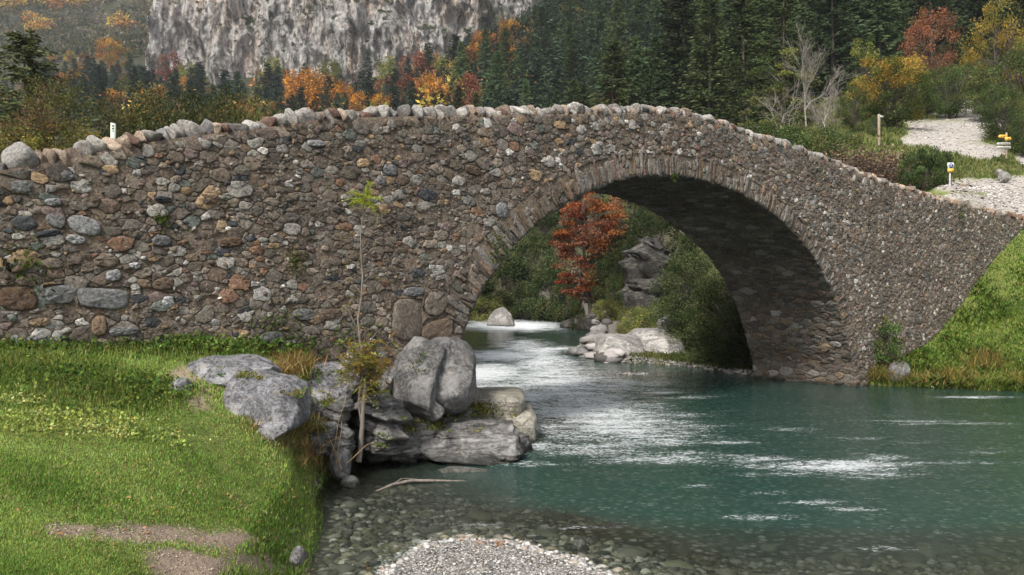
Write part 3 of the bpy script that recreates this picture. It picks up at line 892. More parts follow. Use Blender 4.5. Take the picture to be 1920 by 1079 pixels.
# coping: rounded stones set on edge along both parapets
def coping(w0, name, seed):
    global rng
    r_ = np.random.default_rng(seed)
    acc = Acc()
    s = S0 + 0.05
    k = 0
    Vt, Ft = ico(2)
    while s < S1 - 0.1:
        left = s < -14.2
        wd = r_.uniform(0.10, 0.21) if left else r_.uniform(0.06, 0.15) if s < 0 else r_.uniform(0.08, 0.18)
        ht = r_.uniform(0.26, 0.34) if left else r_.uniform(0.24, 0.32)
        if abs(s - face_st(32, 290)[0]) < 0.2 and k != -1: wd, ht = 0.32, 0.46
        dp = r_.uniform(0.42, 0.58)
        V, F = rock_shape(3, (wd * 1.3, dp, ht * r_.uniform(.9, 1.15)), seed * 1000 + k, 12, 0.10, 0, 0.5, r_.uniform(.6, 1.0))
        tl = r_.normal(-0.35, 0.16) if s < 0 else r_.normal(-0.05, 0.25)
        x = V[:, 0] + V[:, 2] * tl
        z = V[:, 2] - V[:, 0] * tl * 0.4
        zc = top(s + wd / 2) + ht * 0.08 + r_.normal(0, 0.02)
        q = fpos(s + wd / 2 + x, zc + z, w0 + V[:, 1] + r_.normal(0, 0.02))
        u = r_.random()
        c = np.array((0.27, 0.25, 0.23)) if u < 0.45 else np.array((0.40, 0.375, 0.345)) if u < 0.60 else np.array((0.30, 0.23, 0.175)) if u < 0.82 else np.array((0.19, 0.18, 0.175)) if u < .93 else np.array((0.14, 0.085, 0.065))
        if wd == .32: c = np.array((0.42, 0.40, 0.37))
        if s > -1: c = c * np.array((1.0, .93, .85))
        acc.add(q, F, c * r_.uniform(0.7, 1.25))
        # bedding pebbles under the coping
        s += wd * .9
        k += 1
    o = acc.build(name, M['stone'], smooth=True)
    return under(o)
coping(-0.20, "near_coping", 3)
coping(-BW + 0.20, "far_coping", 4)

# ------------------------------------------------------------------ mountain cliff behind the forest
cu = np.linspace(-0.10, 1.04, 460); cv = np.linspace(-0.25, 1.0, 240)
CU, CV = np.meshgrid(cu, cv)
cpx = 245 + (1025 - 245) * CU
basepy = np.interp(cpx, [160, 240, 300, 430, 520, 600, 700, 850, 960, 1040], [130, 128, 180, 195, 178, 165, 145, 120, 90, 60])
CY = 345 + 60 * np.clip(-CU + 0.05, 0, 1) * 12 + 90 * np.clip(CU - 0.82, 0, 1) ** 1.0 + 8 * np.sin(CU * 9) + 28 * np.clip(CV, 0, 1) ** 1.5
topz = np.interp(CU, [0, 0.75, 0.8, 1.0], [1, 1, 0.9, 0.6])
CPY = basepy - (basepy + 330) * CV * topz
cpx = np.maximum(cpx, 246 + 14 * fbm(CV * 9, 3.3, 1, 4) + 10 * (1 - CV))
CX = (cpx - 960) / FPX * 345
CZ = CAM_H + (HOR - CPY) / FPX * 345
f_big = fbm(CX / 34, CZ / 85, 2, 4, True)
f_mid = fbm(CX / 9, CZ / 30, 8, 5, True)
f_fin = fbm(CX / 2.6, CZ / 5.5, 4, 4)
slant = fbm((CX + CZ * .6) / 12, (CZ - CX * .4) / 50, 9, 3, True)
ledge = fbm(CZ / 11 + 0.25 * fbm(CX / 30, CZ / 30), CX / 70, 3, 3)
CY = CY - 13 * f_big - 7.0 * f_mid - 3.0 * f_fin - 5 * slant + 3.5 * ledge
n = N("limestone cliff")
v = n.coords("Object", (1, 1, 0.13), (0, 0.10, 0))
v1 = n.coords("Object")
sA = n.noise(v, 0.16, 8, 0.7, 0.6); sB = n.noise(n.coords('Object', (1, 1, .26), (0, .1, 0)), 0.75, 12, 0.8, 0.6); sC = n.noise(v1, 0.035, 5, 0.6); sD = n.noise(v, 1.1, 10, 0.85, 1.0)
col = n.ramp(sB, [(0.28, (0.20, 0.195, 0.195)), (0.42, (0.50, 0.475, 0.455)), (0.56, (0.68, 0.65, 0.62)), (0.75, (0.82, 0.79, 0.76))])
wm_ = n.ramp(n.math('ADD', n.math('MULTIPLY', sA, .6), n.math('MULTIPLY', sC, .5)), [(0.52, 0.0), (0.64, 0.6)])
col = n.mix(wm_, col, n.ramp(sB, [(0.3, (0.42, 0.28, 0.20)), (0.55, (0.76, 0.56, 0.42)), (0.8, (0.86, 0.70, 0.58))]))
col = n.mix(n.ramp(sA, [(0.30, 0.8), (0.36, 0.0)]), col, (0.08, 0.078, 0.09))
col = n.mix(n.ramp(sD, [(0.34, 0.85), (0.41, 0.0)]), col, (0.07, 0.068, 0.075))
geo = n.new("ShaderNodeNewGeometry"); sep = n.new("ShaderNodeSeparateXYZ"); n.l.new(geo.outputs["Normal"], sep.inputs[0])
vg = n.math('MULTIPLY', n.ramp(sep.outputs[2], [(0.42, 0.0), (0.62, 1.0)]), n.ramp(n.noise(v1, .09, 6, .8), [(0.40, 0.0), (0.50, 1.0)]))
vgp = n.ramp(n.noise(v1, .022, 7, .75), [(0.57, 0.0), (0.63, 0.8)])
col = n.mix(n.math('MAXIMUM', vg, vgp), col, n.mix(n.noise(v1, 1.0, 5, .8), (0.02, 0.03, 0.012), (0.10, 0.11, 0.05)))
dv = n.new("ShaderNodeVectorMath"); dv.operation = 'ADD'
n.l.new(n.coords('Object', (1, 1, .28), (0, .12, 0)), dv.inputs[0])
ds_ = n.new("ShaderNodeVectorMath"); ds_.operation = 'SCALE'; n.l.new(n.noise(v1, .3, 5, .7, 0, "Color"), ds_.inputs[0]); ds_.inputs[3].default_value = 6.0
n.l.new(ds_.outputs[0], dv.inputs[1])
ck1 = n.vor(dv.outputs[0], 0.11, 'DISTANCE_TO_EDGE'); ck2 = n.vor(dv.outputs[0], 0.34, 'DISTANCE_TO_EDGE')
ckr = n.math('MULTIPLY', n.ramp(ck1, [(0.0, 0.25), (0.05, 1.0)]), n.ramp(ck2, [(0.0, 0.45), (0.07, 1.0)]))
col = n.mix(1.0, col, ckr, 'MULTIPLY')
bb = n.bump(ckr, 1.0, 2.0)
bb = n.bump(sB, 1.0, 2.0, bb); bb = n.bump(sD, 1.0, 0.9, bb)
M['cliff'] = n.done(n.bsdf(col, 0.95, bb, 0.1))
cl = mesh("mountain_cliff", np.stack([CX, CY, CZ], -1).reshape(-1, 3), [grid_faces(240, 460)], M['cliff'], smooth=False)
tag(cl, "pale grey and ochre limestone cliff high above the autumn forest", kind="structure")

# ------------------------------------------------------------------ plants
M['mid_bark'] = mat_bark('grey bark', (0.12, 0.105, 0.09), (0.30, 0.27, 0.235))
def skyline(px): return np.interp(px, [0, 600, 850, 900, 1000, 1060, 1100], [40, 88, 70, 48, 5, -60, -900])
def kites(C, D, S, Wd, col, roll=None):
    """leaf-like quads: base C, direction D (unit), length S, width Wd"""
    n_ = len(C)
    r_ = rng.standard_normal((n_, 3)) if roll is None else roll
    B = np.cross(D, r_); B /= np.linalg.norm(B, axis=1)[:, None] + 1e-9
    S = np.broadcast_to(S, n_)[:, None]; Wd = np.broadcast_to(Wd, n_)[:, None]
    V = np.stack([C, C + D * S * 0.45 + B * Wd / 2, C + D * S, C + D * S * 0.45 - B * Wd / 2], 1).reshape(-1, 3)
    F = np.arange(n_ * 4).reshape(-1, 4)
    return V, F, np.repeat(np.broadcast_to(col, (n_, 3)), 4, 0)

def shade(base, n_, var=0.25, warm=0.12):
    b = np.asarray(base, float)
    k = 1 + var * rng.standard_normal(n_)[:, None]
    w_ = 1 + warm * rng.standard_normal(n_)[:, None] * np.array([[1, 0.2, -0.8]])
    return np.clip(b * np.clip(k, .3, 2) * w_, 0.002, 0.9)

def conifer(h=12., rad=2.6, seed=0, col=(0.022, 0.045, 0.022), nb=9, step=0.42, base=0.08, droop=0.25, spr=9, sprl=0.42, gap=0.0, name="conifer_tree", bare=0.0, flat=False):
    global rng
    keep_ = rng; rng = np.random.default_rng(seed)
    root = empty(name, (0, 0, 0))
    acc = Acc(); tr = Acc()
    zz = np.linspace(0, h, 9)
    tube(tr, np.stack([0.05 * h * .1 * np.sin(zz / h * 4 + seed), 0 * zz, zz], 1), np.linspace(h * 0.014, 0.01, 9), 7)
    z = h * base
    while z < h * 0.985:
        f = z / h
        L0 = rad * (1 - f) ** 0.8 * (0.6 + 0.4 * min(1, (f + .02) / 0.16)) + 0.12
        if flat: L0 = rad * (1 - f ** 2.2) ** .8 * (0.75 + .3 * math.sin(z * 3.1 + seed))
        for _ in range(nb):
            if rng.random() < gap: continue
            az = rng.uniform(0, 6.283); L = L0 * rng.uniform(0.62, 1.12)
            d = np.array([math.cos(az), math.sin(az), 0])
            zr = z + rng.normal(0, step * .3)
            dr = droop * rng.uniform(0.5, 1.4) * (1 - f * 1.3)
            t = np.linspace(0.12, 1, spr)
            pts_ = d[None] * (t * L)[:, None] + np.array([[0, 0, 1.]]) * (zr - dr * L * t + 0.16 * L * t ** 3)[:, None]
            if rng.random() < 0.5: tube(tr, pts_[::4], np.linspace(0.03, 0.008, len(pts_[::4])) * h / 12, 3)
            side = np.array([-d[1], d[0], 0])
            for sg in (-1, 1):
                dd = d[None] * rng.uniform(.5, 1, (spr, 1)) + sg * side[None] * rng.uniform(.3, 1.0, (spr, 1)) + np.array([[0, 0, -1.]]) * rng.uniform(0.0, .55, (spr, 1))
                if flat: dd[:, 2] = rng.uniform(-.1, .35, spr)
                dd /= np.linalg.norm(dd, axis=1)[:, None]
                ln = sprl * rng.uniform(.6, 1.3, spr) * (0.5 + L / (rad + .1) * .8)
                acc.add(*kites(pts_ + rng.normal(0, .04, (spr, 3)), dd, ln, ln * rng.uniform(0.22, 0.42, spr), shade(col, spr, .22, .08)))
        z += step * rng.uniform(.7, 1.3) * (1 - 0.45 * f)
    tr.build("trunk", M['bark'], root)
    acc.build("crown", M['needle'], root)
    rng = keep_
    return root

def limb(tr, a, b, r0, r1, seg=6, wig=0.08, n_=5, C=(1, 1, 1)):
    a = np.asarray(a, float); b = np.asarray(b, float)
    t = np.linspace(0, 1, seg)[:, None]
    L = np.linalg.norm(b - a)
    p = a + (b - a) * t
    p[1:-1] += rng.normal(0, wig * L * .35, (seg - 2, 3))
    p[:, 2] += (np.sin(t[:, 0] * np.pi) * L * 0.06)
    tube(tr, p, np.linspace(r0, r1, seg), n_, C)
    return p

def broadleaf(h=9., rx=3., seed=0, cols=((0.25, 0.10, 0.02),), clumps=46, leaves=110, leaf=0.16, cb=0.3, name="broadleaf_tree", tk="bark", crad=0.24, flat=1.0, stems=1, open_=0.0, lw=0.6, ry=None, up=0.0, limbs=True, mat='leaf', cw=None):
    """trunk(s), limbs to every leaf clump, and a crown of separate leaves"""
    global rng
    keep_ = rng; rng = np.random.default_rng(seed)
    root = empty(name, (0, 0, 0))
    tr, acc = Acc(), Acc()
    ry = ry or rx
    cz = h * (cb + (1 - cb) * .5); rz = h * (1 - cb) * .5
    tips = []
    for k in range(stems):
        o = np.array([rng.normal(0, rx * .12), rng.normal(0, ry * .12), 0]) if stems > 1 else np.zeros(3)
        t_ = np.array([rng.normal(0, rx * .25), rng.normal(0, ry * .25), h * rng.uniform(.62, .8)])
        tips.append(limb(tr, o, t_, h * 0.02 / math.sqrt(stems) + .01, h * .006, 8, .06, 6))
    for k in range(clumps):
        v_ = rng.standard_normal(3); v_ /= np.linalg.norm(v_)
        rr = rng.uniform(0.35, 1.0) ** 0.45 * rng.uniform(.82, 1.1)
        lump = 1 + 0.22 * fbm(v_[0] * 1.6 + seed, v_[1] * 1.6, v_[2] * 1.6, 2)
        c = np.array([v_[0] * rx * rr * lump, v_[1] * ry * rr * lump, cz + v_[2] * rz * rr * lump])
        if c[2] < 0.05 * h: c[2] = rng.uniform(.04, .2) * h
        s = crad * rx * rng.uniform(.6, 1.35)
        stem = tips[rng.integers(len(tips))]
        j = min(len(stem) - 1, max(1, int(len(stem) * min(.95, c[2] / h * .85))))
        if limbs: limb(tr, stem[j], c, h * .005 + .004, .004, 4, .12, 3)
        m = int(leaves * rng.uniform(.5, 1.3))
        if rng.random() < open_: m = int(m * .15)
        off = rng.standard_normal((m, 3)); off /= np.linalg.norm(off, axis=1)[:, None]
        off *= (rng.random(m) ** .5)[:, None] * s
        off[:, 2] *= flat
        D = off / (np.linalg.norm(off, axis=1)[:, None] + 1e-9) * .8 + rng.normal(0, .6, (m, 3)) + np.array([[0, 0, up]])
        D[:, 2] *= (0.35 if flat < .5 else 1)
        D /= np.linalg.norm(D, axis=1)[:, None]
        f = (c[2] - (cz - rz)) / (2 * rz)
        if cw is not None and rng.random() < 0.85:
            base = cols[0] if f + rng.normal(0, .12) < cw else cols[1 + rng.integers(len(cols) - 1)]
        else: base = cols[rng.integers(len(cols))]
        base = np.array(base) * rng.uniform(.75, 1.3)
        ln = leaf * rng.uniform(.6, 1.3, m)
        acc.add(*kites(c + off, D, ln, ln * lw, shade(base, m, .22, .10)))
    tr.build("trunk" if stems == 1 else "stems", M[tk], root)
    acc.build("crown" if stems == 1 else "foliage", M[mat], root)
    rng = keep_
    return root

def bare(h=8., seed=0, name="bare_tree", tk="pale_bark", depth=4, spread=0.5, r0=0.09, cols=None, leaf=.1, stems=1, nch=4):
    global rng
    keep_ = rng; rng = np.random.default_rng(seed)
    root = empty(name, (0, 0, 0)); tr, acc = Acc(), Acc()
    def grow(a, d, L, r, k):
        b = a + d * L
        p = limb(tr, a, b, r, r * .5, 5, .10, 5 if r > .03 else 3)
        if k == 0:
            if cols is not None:
                m = 7
                D = rng.standard_normal((m, 3)); D /= np.linalg.norm(D, axis=1)[:, None]
                acc.add(*kites(p[rng.integers(1, 5, m)] + rng.normal(0, .12, (m, 3)), D, leaf, leaf * .6, shade(cols[rng.integers(len(cols))], m)))
            return
        for j in range(nch):
            q = p[rng.integers(1, 5)] if j else p[-1]
            v_ = d + rng.normal(0, spread, 3) * (1, 1, .6) + np.array([0, 0, .12]); v_ /= np.linalg.norm(v_)
            grow(q, v_, L * rng.uniform(.5, .75), r * rng.uniform(.42, .6), k - 1)
    for s in range(stems):
        d = np.array([rng.normal(0, .3), rng.normal(0, .3), 1.]) if stems > 1 else np.array([0.03, 0, 1.])
        d /= np.linalg.norm(d)
        grow(np.array([rng.normal(0, .2), rng.normal(0, .2), 0]) if stems > 1 else np.zeros(3), d, h * .42, r0, depth)
    tr.build("trunk" if stems == 1 else "stems", M[tk], root)
    if cols is not None: acc.build("crown", M['leaf'], root)
    rng = keep_
    return root

def height_of(root):
    return max(max(v_.co.z for v_ in c.data.vertices) for c in root.children)
_hc = {}
def put(root, px, ytop, Y, label, cat="tree", group=None, wid=1.0, sink=0.15, first=None, ybase=None, dpx=0):
    """stand a plant on the ground so that its tip reaches pixel row ytop"""
    key = root.children[0].data.name
    if key not in _hc:
        bb = []
        for c in root.children: bb.append(max(p[2] for p in c.bound_box))
        _hc[key] = max(bb)
    x = (px - 960) / FPX * Y
    zg = float(hgt(x, Y)) - sink
    if ybase is not None: zg = CAM_H + (HOR - ybase) / FPX * Y
    H = CAM_H + (HOR - ytop) / FPX * Y - zg
    s = max(0.05, H / _hc[key])
    if root.get('used'):
        r2 = root.copy(); COL.objects.link(r2)
        for c in root.children:
            k = c.copy(); COL.objects.link(k); k.parent = r2
        root = r2
    else: root['used'] = 1
    root.location = (x, Y, zg)
    root.rotation_euler = (0, 0, rng.uniform(0, 6.28))
    root.scale = (s * wid, s * wid, s)
    if 'group' in root.keys(): del root['group']
    tag(root, label, cat, group)
    return root

OR, YE, RE, BR, OL, YG, DG = (0.34, 0.150, 0.045), (0.44, 0.31, 0.07), (0.20, 0.070, 0.045), (0.19, 0.105, 0.065), (0.11, 0.115, 0.042), (0.20, 0.21, 0.055), (0.045, 0.062, 0.026)
MG = (0.075, 0.105, 0.034)

# far forest: prototypes
fars = [conifer(14, 2.7, 100 + k, col=c_, nb=8, step=.62, spr=6, sprl=.62, base=.04) for k, c_ in enumerate([(0.036, 0.056, 0.040), (0.042, 0.064, 0.043), (0.050, 0.072, 0.046), (0.032, 0.048, 0.038)])]
mids = [conifer(13, 3.1, 120 + k, col=c_, nb=10, step=.42, spr=9, sprl=.46, base=.04, droop=.15 + .1 * k) for k, c_ in enumerate([(0.064, 0.092, 0.036), (0.082, 0.108, 0.042), (0.052, 0.074, 0.034)])]
auts = [broadleaf(10, 3.8, 140 + k, cols=c_, clumps=42, leaves=75, leaf=.42, cb=.16, limbs=False, crad=.27) for k, c_ in enumerate([(OR, (0.42, 0.19, 0.03)), (RE, BR), (YE, YG, OR), (BR, OR), (YG, OL), ((0.30, 0.16, 0.05), BR, OR), ((0.40, 0.22, 0.04), OR)])]
AN_ = ["orange", "dark red", "golden", "rust brown", "yellow green", "faded tan orange", "amber"]

# placed autumn crowns one can point to
for px, yt, Y, k, wd, lab in [
    (585, 122, 230, 0, 1.1, "bright orange tree, the widest orange crown below the cliff"),
    (560, 140, 235, 6, 1.0, "amber tree leaning against the widest orange crown below the cliff"),
    (635, 150, 225, 0, 1.1, "orange tree with rounded crown right of the widest orange one below the cliff"),
    (215, 165, 215, 0, 1.2, "round orange tree just left of the olive bushes behind the parapet"),
    (318, 96, 330, 1, 1.2, "dark red tree at the left foot of the cliff"),
    (355, 116, 300, 4, 1.0, "yellow green tree under the dark red one at the left foot of the cliff"),
    (205, 68, 370, 6, 1.3, "amber tree high at the left edge of the cliff"),
    (222, 82, 350, 2, 1.1, "golden tree directly below the amber one at the left edge of the cliff"),
    (130, 95, 390, 2, 1.2, "golden yellow tree at the foot of the grey scrub slope"),
    (160, 97, 380, 3, 1.1, "rust brown tree between golden trees under the grey scrub slope"),
    (95, 100, 390, 5, 1.3, "faded orange tree under the grey scrub slope at its left"),
    (250, 125, 300, 3, 1.1, "rust brown tree amid dark firs under the left end of the cliff"),
    (775, 95, 260, 1, 1.1, "dark red tree rising in front of the middle of the cliff"),
    (765, 140, 215, 1, 1.3, "broad dark red tree nearest above the parapet"),
    (800, 88, 270, 5, 1.0, "faded orange tree beside the dark red one before the cliff"),
    (960, 33, 240, 6, 1.3, "amber tree high on the slope where cliff and forest meet"),
    (905, 55, 250, 0, 1.2, "orange tree on the ridge line right of the cliff"),
    (885, 85, 240, 0, 1.2, "orange tree lower on the diagonal row right of the cliff"),
    (1075, 8, 230, 6, 1.4, "large amber and green tree alone among the tall firs"),
    (1100, 30, 220, 2, 1.0, "small golden tree at the foot of the large amber one among firs"),
    (515, 105, 320, 4, 1.0, "yellow green tree close under the cliff face"),
    (540, 130, 300, 1, .8, "small dark red tree close under the cliff face"),
    (620, 105, 320, 4, .9, "olive yellow tree touching the cliff foot"),
    (450, 175, 210, 6, 1.0, "amber bush tree just above the parapet at the big copings"),
    (680, 170, 200, 0, 1.0, "orange tree low behind the parapet left of the broad dark red one"),
    (510, 188, 180, 2, .8, "small yellow tree peeping over the parapet"),
    (730, 100, 280, 4, .8, "yellow green tree at the cliff foot left of the dark red one"),
    (860, 100, 260, 5, .9, "faded orange tree in the diagonal row near the cliff"),
    (140, 130, 280, 0, 1.0, "orange tree amid firs over the yellow bush on the left")]:
    put(auts[k], px, yt, Y, lab, "autumn tree", "autumn trees on the valley slope", wid=wd * .85)

# firs and pines of the valley slopes
cnt = [0, 0, 0]
for Y, x0, x1, dx, hh in [(196, 60, 860, 28, 10), (222, 60, 880, 25, 10.5), (252, 50, 880, 22, 11), (290, 60, 880, 23, 11.5), (325, 60, 300, 26, 9), (322, 560, 860, 26, 8)]:
    px = x0 + rng.uniform(0, dx)
    while px < x1:
        YY = Y * rng.uniform(.95, 1.05)
        x = (px - 960) / FPX * YY
        zg = float(hgt(x, YY))
        if (YY > 235 and 385 < px < 480) or (YY > 300 and 380 < px < 540): px += dx; continue
        aut = rng.random() < (0.20 if px < 450 else 0.24)
        H = hh * rng.uniform(.8, 1.5) * (.7 if aut else 1.0)
        yt = HOR - FPX * (zg + H - CAM_H) / YY
        if aut:
            k = int(rng.integers(len(auts)))
            put(auts[k], px, yt, YY, "small %s tree scattered among the far dark firs below the cliff" % AN_[k], "autumn tree", "small %s trees below the cliff" % AN_[k], wid=rng.uniform(.8, 1.1))
        else:
            put(fars[rng.integers(4)], px, yt, YY, "dark blue green fir in the far forest below the cliff", "fir", "firs in the far forest below the cliff", wid=rng.uniform(1.0, 1.6))
        px += dx * rng.uniform(.65, 1.35)
for Y, x0, x1, dx, hh in [(88, 1120, 1660, 48, 15), (104, 880, 1800, 52, 14), (122, 860, 1960, 50, 14), (145, 840, 1960, 44, 14), (172, 840, 1960, 42, 14), (205, 860, 1960, 44, 14), (245, 900, 1960, 50, 15), (300, 960, 1500, 50, 15)]:
    px = x0 + rng.uniform(0, dx)
    while px < x1:
        YY = Y * rng.uniform(.94, 1.06)
        x = (px - 960) / FPX * YY
        zg = float(hgt(x, YY))
        H = hh * rng.uniform(.7, 1.2)
        yt = HOR - FPX * (zg + H - CAM_H) / YY
        yb = HOR - FPX * (zg - CAM_H) / YY
        if yb > -20:
            if rng.random() < .05 and YY > 140 and px < 1300:
                k = int(rng.integers(len(auts)))
                put(auts[k], px, yt + 30, YY, "%s tree alone inside the dark fir forest behind the bridge" % AN_[k], "autumn tree", "%s trees inside the fir forest" % AN_[k], wid=.8)
            else:
                near = YY < 130
                if yt < skyline(px): px += dx * .5; continue
                put(mids[rng.integers(3)], px, yt, YY, "tall green fir at the lower edge of the forest behind the bridge" if near else "green fir higher up the forested slope behind the bridge", "fir",
                    "firs at the lower forest edge" if near else "firs on the upper forested slope", wid=rng.uniform(.85, 1.25))
        px += dx * rng.uniform(.65, 1.35)
for px, yt, Y, w_, lab in [(723, 60, 330, .8, "solitary dark fir standing before the cliff face"), (690, 90, 300, .8, "narrow dark fir left of the solitary one before the cliff"),
                           (950, 92, 200, 1, "tall fir below the orange trees on the diagonal row"), (1210, 118, 85, 1.1, "broad low fir above the red bush behind the parapet")]:
    put(fars[1] if Y > 90 else mids[2], px, yt, Y, lab, "fir", None, wid=w_)

# the nearer trees on the right bank hillside
pine = conifer(15, 3.9, 301, col=(0.062, 0.082, 0.034), nb=7, step=.62, spr=16, sprl=.5, base=.03, droop=.12, gap=.15, name="pine_tree")
put(pine, 1395, -25, 66, "tall layered pine with pale trunk showing, right of the bridge crest", "pine", None, wid=1.0)
put(pine, 1470, -60, 74, "tall pine behind the leafless tree, right of the layered pine", "pine", None, wid=.9)
put(pine, 1330, -40, 84, "tall pine left of the layered pine with the pale trunk", "pine", None, wid=.8)
p2_ = conifer(17, 4.6, 302, col=(0.036, 0.050, 0.024), nb=9, step=.5, spr=16, sprl=.55, base=.05, droop=.2, gap=.1, name="pine_tree")
for px, yt, Y, lab in [(1560, -120, 86, "very dark pine above the golden bush"), (1650, -140, 92, "very dark pine between the golden bush and the red tree"), (1745, -150, 98, "very dark pine behind the rust red tree"),
                       (1830, -120, 104, "very dark pine left of the tall yellow tree"), (1930, -150, 96, "very dark pine behind the tall yellow tree by the picture's edge")]:
    put(p2_, px, yt, Y, lab, "pine", "dark pines over the gravel path")
lg = broadleaf(9, 2.6, 303, cols=(YG, MG, OL), clumps=60, leaves=130, leaf=.16, cb=.1, flat=.4, name="larch_tree")
put(lg, 1465, 92, 58, "yellow green layered larch half hidden by the leafless tree", "larch")
put(bare(9.5, 304, depth=4, r0=.10, nch=5, spread=.42, tk='mid_bark'), 1512, 42, 52, "leafless pale tree with a whitish forked trunk behind the bridge", "bare tree")
put(bare(5, 305, depth=4, r0=.05, nch=5, spread=.6, stems=3, name="bare_shrub"), 1560, 150, 55, "leafless thin shrub at the right foot of the pale bare tree", "bare shrub")
put(bare(7, 306, depth=3, r0=.06, nch=5, spread=.6), 1465, 130, 54, "small leafless tree at the left foot of the pale bare tree", "bare tree")
put(broadleaf(8, 3.0, 307, cols=(MG, YE, YG, (0.40, 0.27, 0.05)), clumps=110, leaves=190, leaf=.15, cb=.02, stems=5, name="golden_shrub", cw=.52), 1675, 98, 54, "large shrub, green below and golden yellow on top, beside the wooden post", "shrub", wid=1.25)
put(broadleaf(8, 2.6, 308, cols=(DG, MG, OL), clumps=90, leaves=170, leaf=.14, cb=.02, stems=5, name="green_shrub"), 1600, 160, 52, "dark green shrub left of the golden topped shrub", "shrub", wid=.95)
put(broadleaf(7, 2.0, 309, cols=(YG, MG), clumps=50, leaves=130, leaf=.15, cb=.1, stems=3, name="yellow_green_shrub"), 1618, 70, 66, "slim yellow green shrub rising behind the golden topped one", "shrub", wid=.8)
put(broadleaf(10, 3.6, 310, cols=((0.20, 0.09, 0.055), (0.26, 0.11, 0.06), BR), clumps=80, leaves=150, leaf=.2, cb=.15), 1745, 12, 76, "rust red broadleaf tree above the gravel path", "broadleaf tree", wid=.85)
put(broadleaf(11, 3.4, 311, cols=(YE, YG, (0.34, 0.27, 0.06)), clumps=90, leaves=150, leaf=.18, cb=.08, stems=4, up=.8, name="yellow_tree"), 1868, -8, 64, "tall yellow tree with upright branches by the top of the path", "yellow tree", wid=.95)
put(broadleaf(11, 3.4, 312, cols=(YG, YE, OL), clumps=80, leaves=150, leaf=.18, cb=.08, stems=4, up=.8, name="yellow_tree"), 1935, 20, 66, "yellow tree cut by the picture's edge above the path", "yellow tree", wid=.9)
gsh = broadleaf(6, 2.6, 313, cols=(OL, MG, DG), clumps=90, leaves=180, leaf=.13, cb=.0, stems=6, name="hillside_shrub")
for px, yt, Y, w_, lab in [(1790, 118, 62, 1.3, "olive shrub at the upper left side of the gravel path"), (1740, 130, 66, 1.1, "olive shrub between the golden topped shrub and the path"), (1850, 150, 58, 1.0, "dense olive shrub hanging over the top of the gravel path"),
                           (1915, 84, 57, 1.1, "tall olive shrub under the yellow trees on the right"), (1885, 160, 50, .9, "dark shrub behind the yellow signpost"), (1935, 190, 47, 1.0, "dark shrub right of the yellow signpost"),
                           (1500, 222, 44, 1.0, "low green shrub above the descending parapet"), (1560, 232, 45, 1.0, "low green shrub left of the brown twigs"), (1440, 215, 46, 1.0, "low dark shrub where the parapet starts to descend"), (1640, 215, 50, .8, "low dark shrub behind the wooden post")]:
    put(gsh, px, yt, Y, lab, "shrub", "olive shrubs on the hillside", wid=w_)
put(broadleaf(3.4, 1.5, 314, cols=((0.045, 0.065, 0.024), (0.06, 0.085, 0.03), (0.035, 0.05, 0.02)), clumps=90, leaves=260, leaf=.12, cb=.0, stems=6, up=1.6, lw=.35, name="broom_shrub"), 1733, 272, 33.0, "bushy dark green broom shrub right behind the low parapet", "shrub", wid=1.0, sink=.6)
put(broadleaf(1.5, .6, 315, cols=(MG, OL), clumps=20, leaves=90, leaf=.08, cb=.0, stems=3, up=1.6, lw=.3, name="broom_shrub"), 1797, 343, 34.5, "small green tuft beside the blue and white sign", "shrub")
tw = bare(2.4, 316, depth=3, r0=.03, nch=6, spread=.7, stems=9, tk="bark", name="brown_twig_shrub", cols=((0.16, 0.11, 0.075),), leaf=.06)
for px, yt, Y, lab in [(1585, 258, 37, "tangle of bare brown twigs above the parapet, left one"), (1620, 255, 38, "tangle of bare brown twigs above the parapet, right one"), (1560, 262, 36, "low bare brown twigs nearest the parapet crest side")]:
    put(tw, px, yt, Y, lab, "twig shrub", "bare brown twig shrubs", wid=1.3)
red = broadleaf(4, 2.6, 317, cols=((0.30, 0.085, 0.035), RE, OR), clumps=60, leaves=130, leaf=.11, cb=.0, stems=5, name="red_shrub")
put(red, 1180, 172, 96, "red leaved shrub peeping over the bridge crest", "shrub", None, wid=1.3)
put(red, 1240, 178, 94, "smaller red shrub right of the first over the bridge crest", "shrub", None, wid=1.2)

# left, behind the wall
put(conifer(9, 3.2, 320, col=(0.065, 0.072, 0.034), nb=8, step=.4, spr=14, sprl=.36, base=.02, droop=.0, gap=.2, name="juniper_tree"), 45, 50, 24, "dark juniper with gaps behind the left end of the wall", "juniper", wid=1.35)
put(bare(7, 321, depth=4, r0=.06, nch=5, spread=.55, tk="bark", cols=((0.10, 0.10, 0.03), OL), leaf=.12), 72, 120, 22, "thin leafless tree before the dark juniper", "bare tree")
put(bare(5, 322, depth=4, r0=.05, nch=5, spread=.6, tk="bark", stems=3, name="bare_shrub", cols=(OL, BR), leaf=.10), 8, 150, 19, "twiggy brown shrub at the left edge behind the wall", "bare shrub")
yb = broadleaf(4, 1.9, 323, cols=((0.26, 0.20, 0.05), YG, OL, OL, (0.10, 0.09, 0.04)), clumps=55, leaves=90, leaf=.12, cb=.0, stems=5, name="yellow_leaf_shrub", mat='leaf_near', open_=.2)
put(yb, 95, 205, 20, "shrub with small yellow leaves behind the pale coping stones", "shrub", None, wid=1.0)
put(yb, 165, 236, 22, "lower yellow leaved shrub left of the white post", "shrub", None, wid=.8)
put(yb, 30, 225, 18, "yellow leaved shrub at the left edge over the parapet", "shrub", None, wid=.9)
ob = broadleaf(6, 2.6, 324, cols=((0.065, 0.078, 0.030), (0.095, 0.10, 0.042), (0.055, 0.065, 0.027), (0.14, 0.12, 0.045)), clumps=100, leaves=170, leaf=.13, cb=.0, stems=6, name="olive_shrub", up=.6, lw=.4)
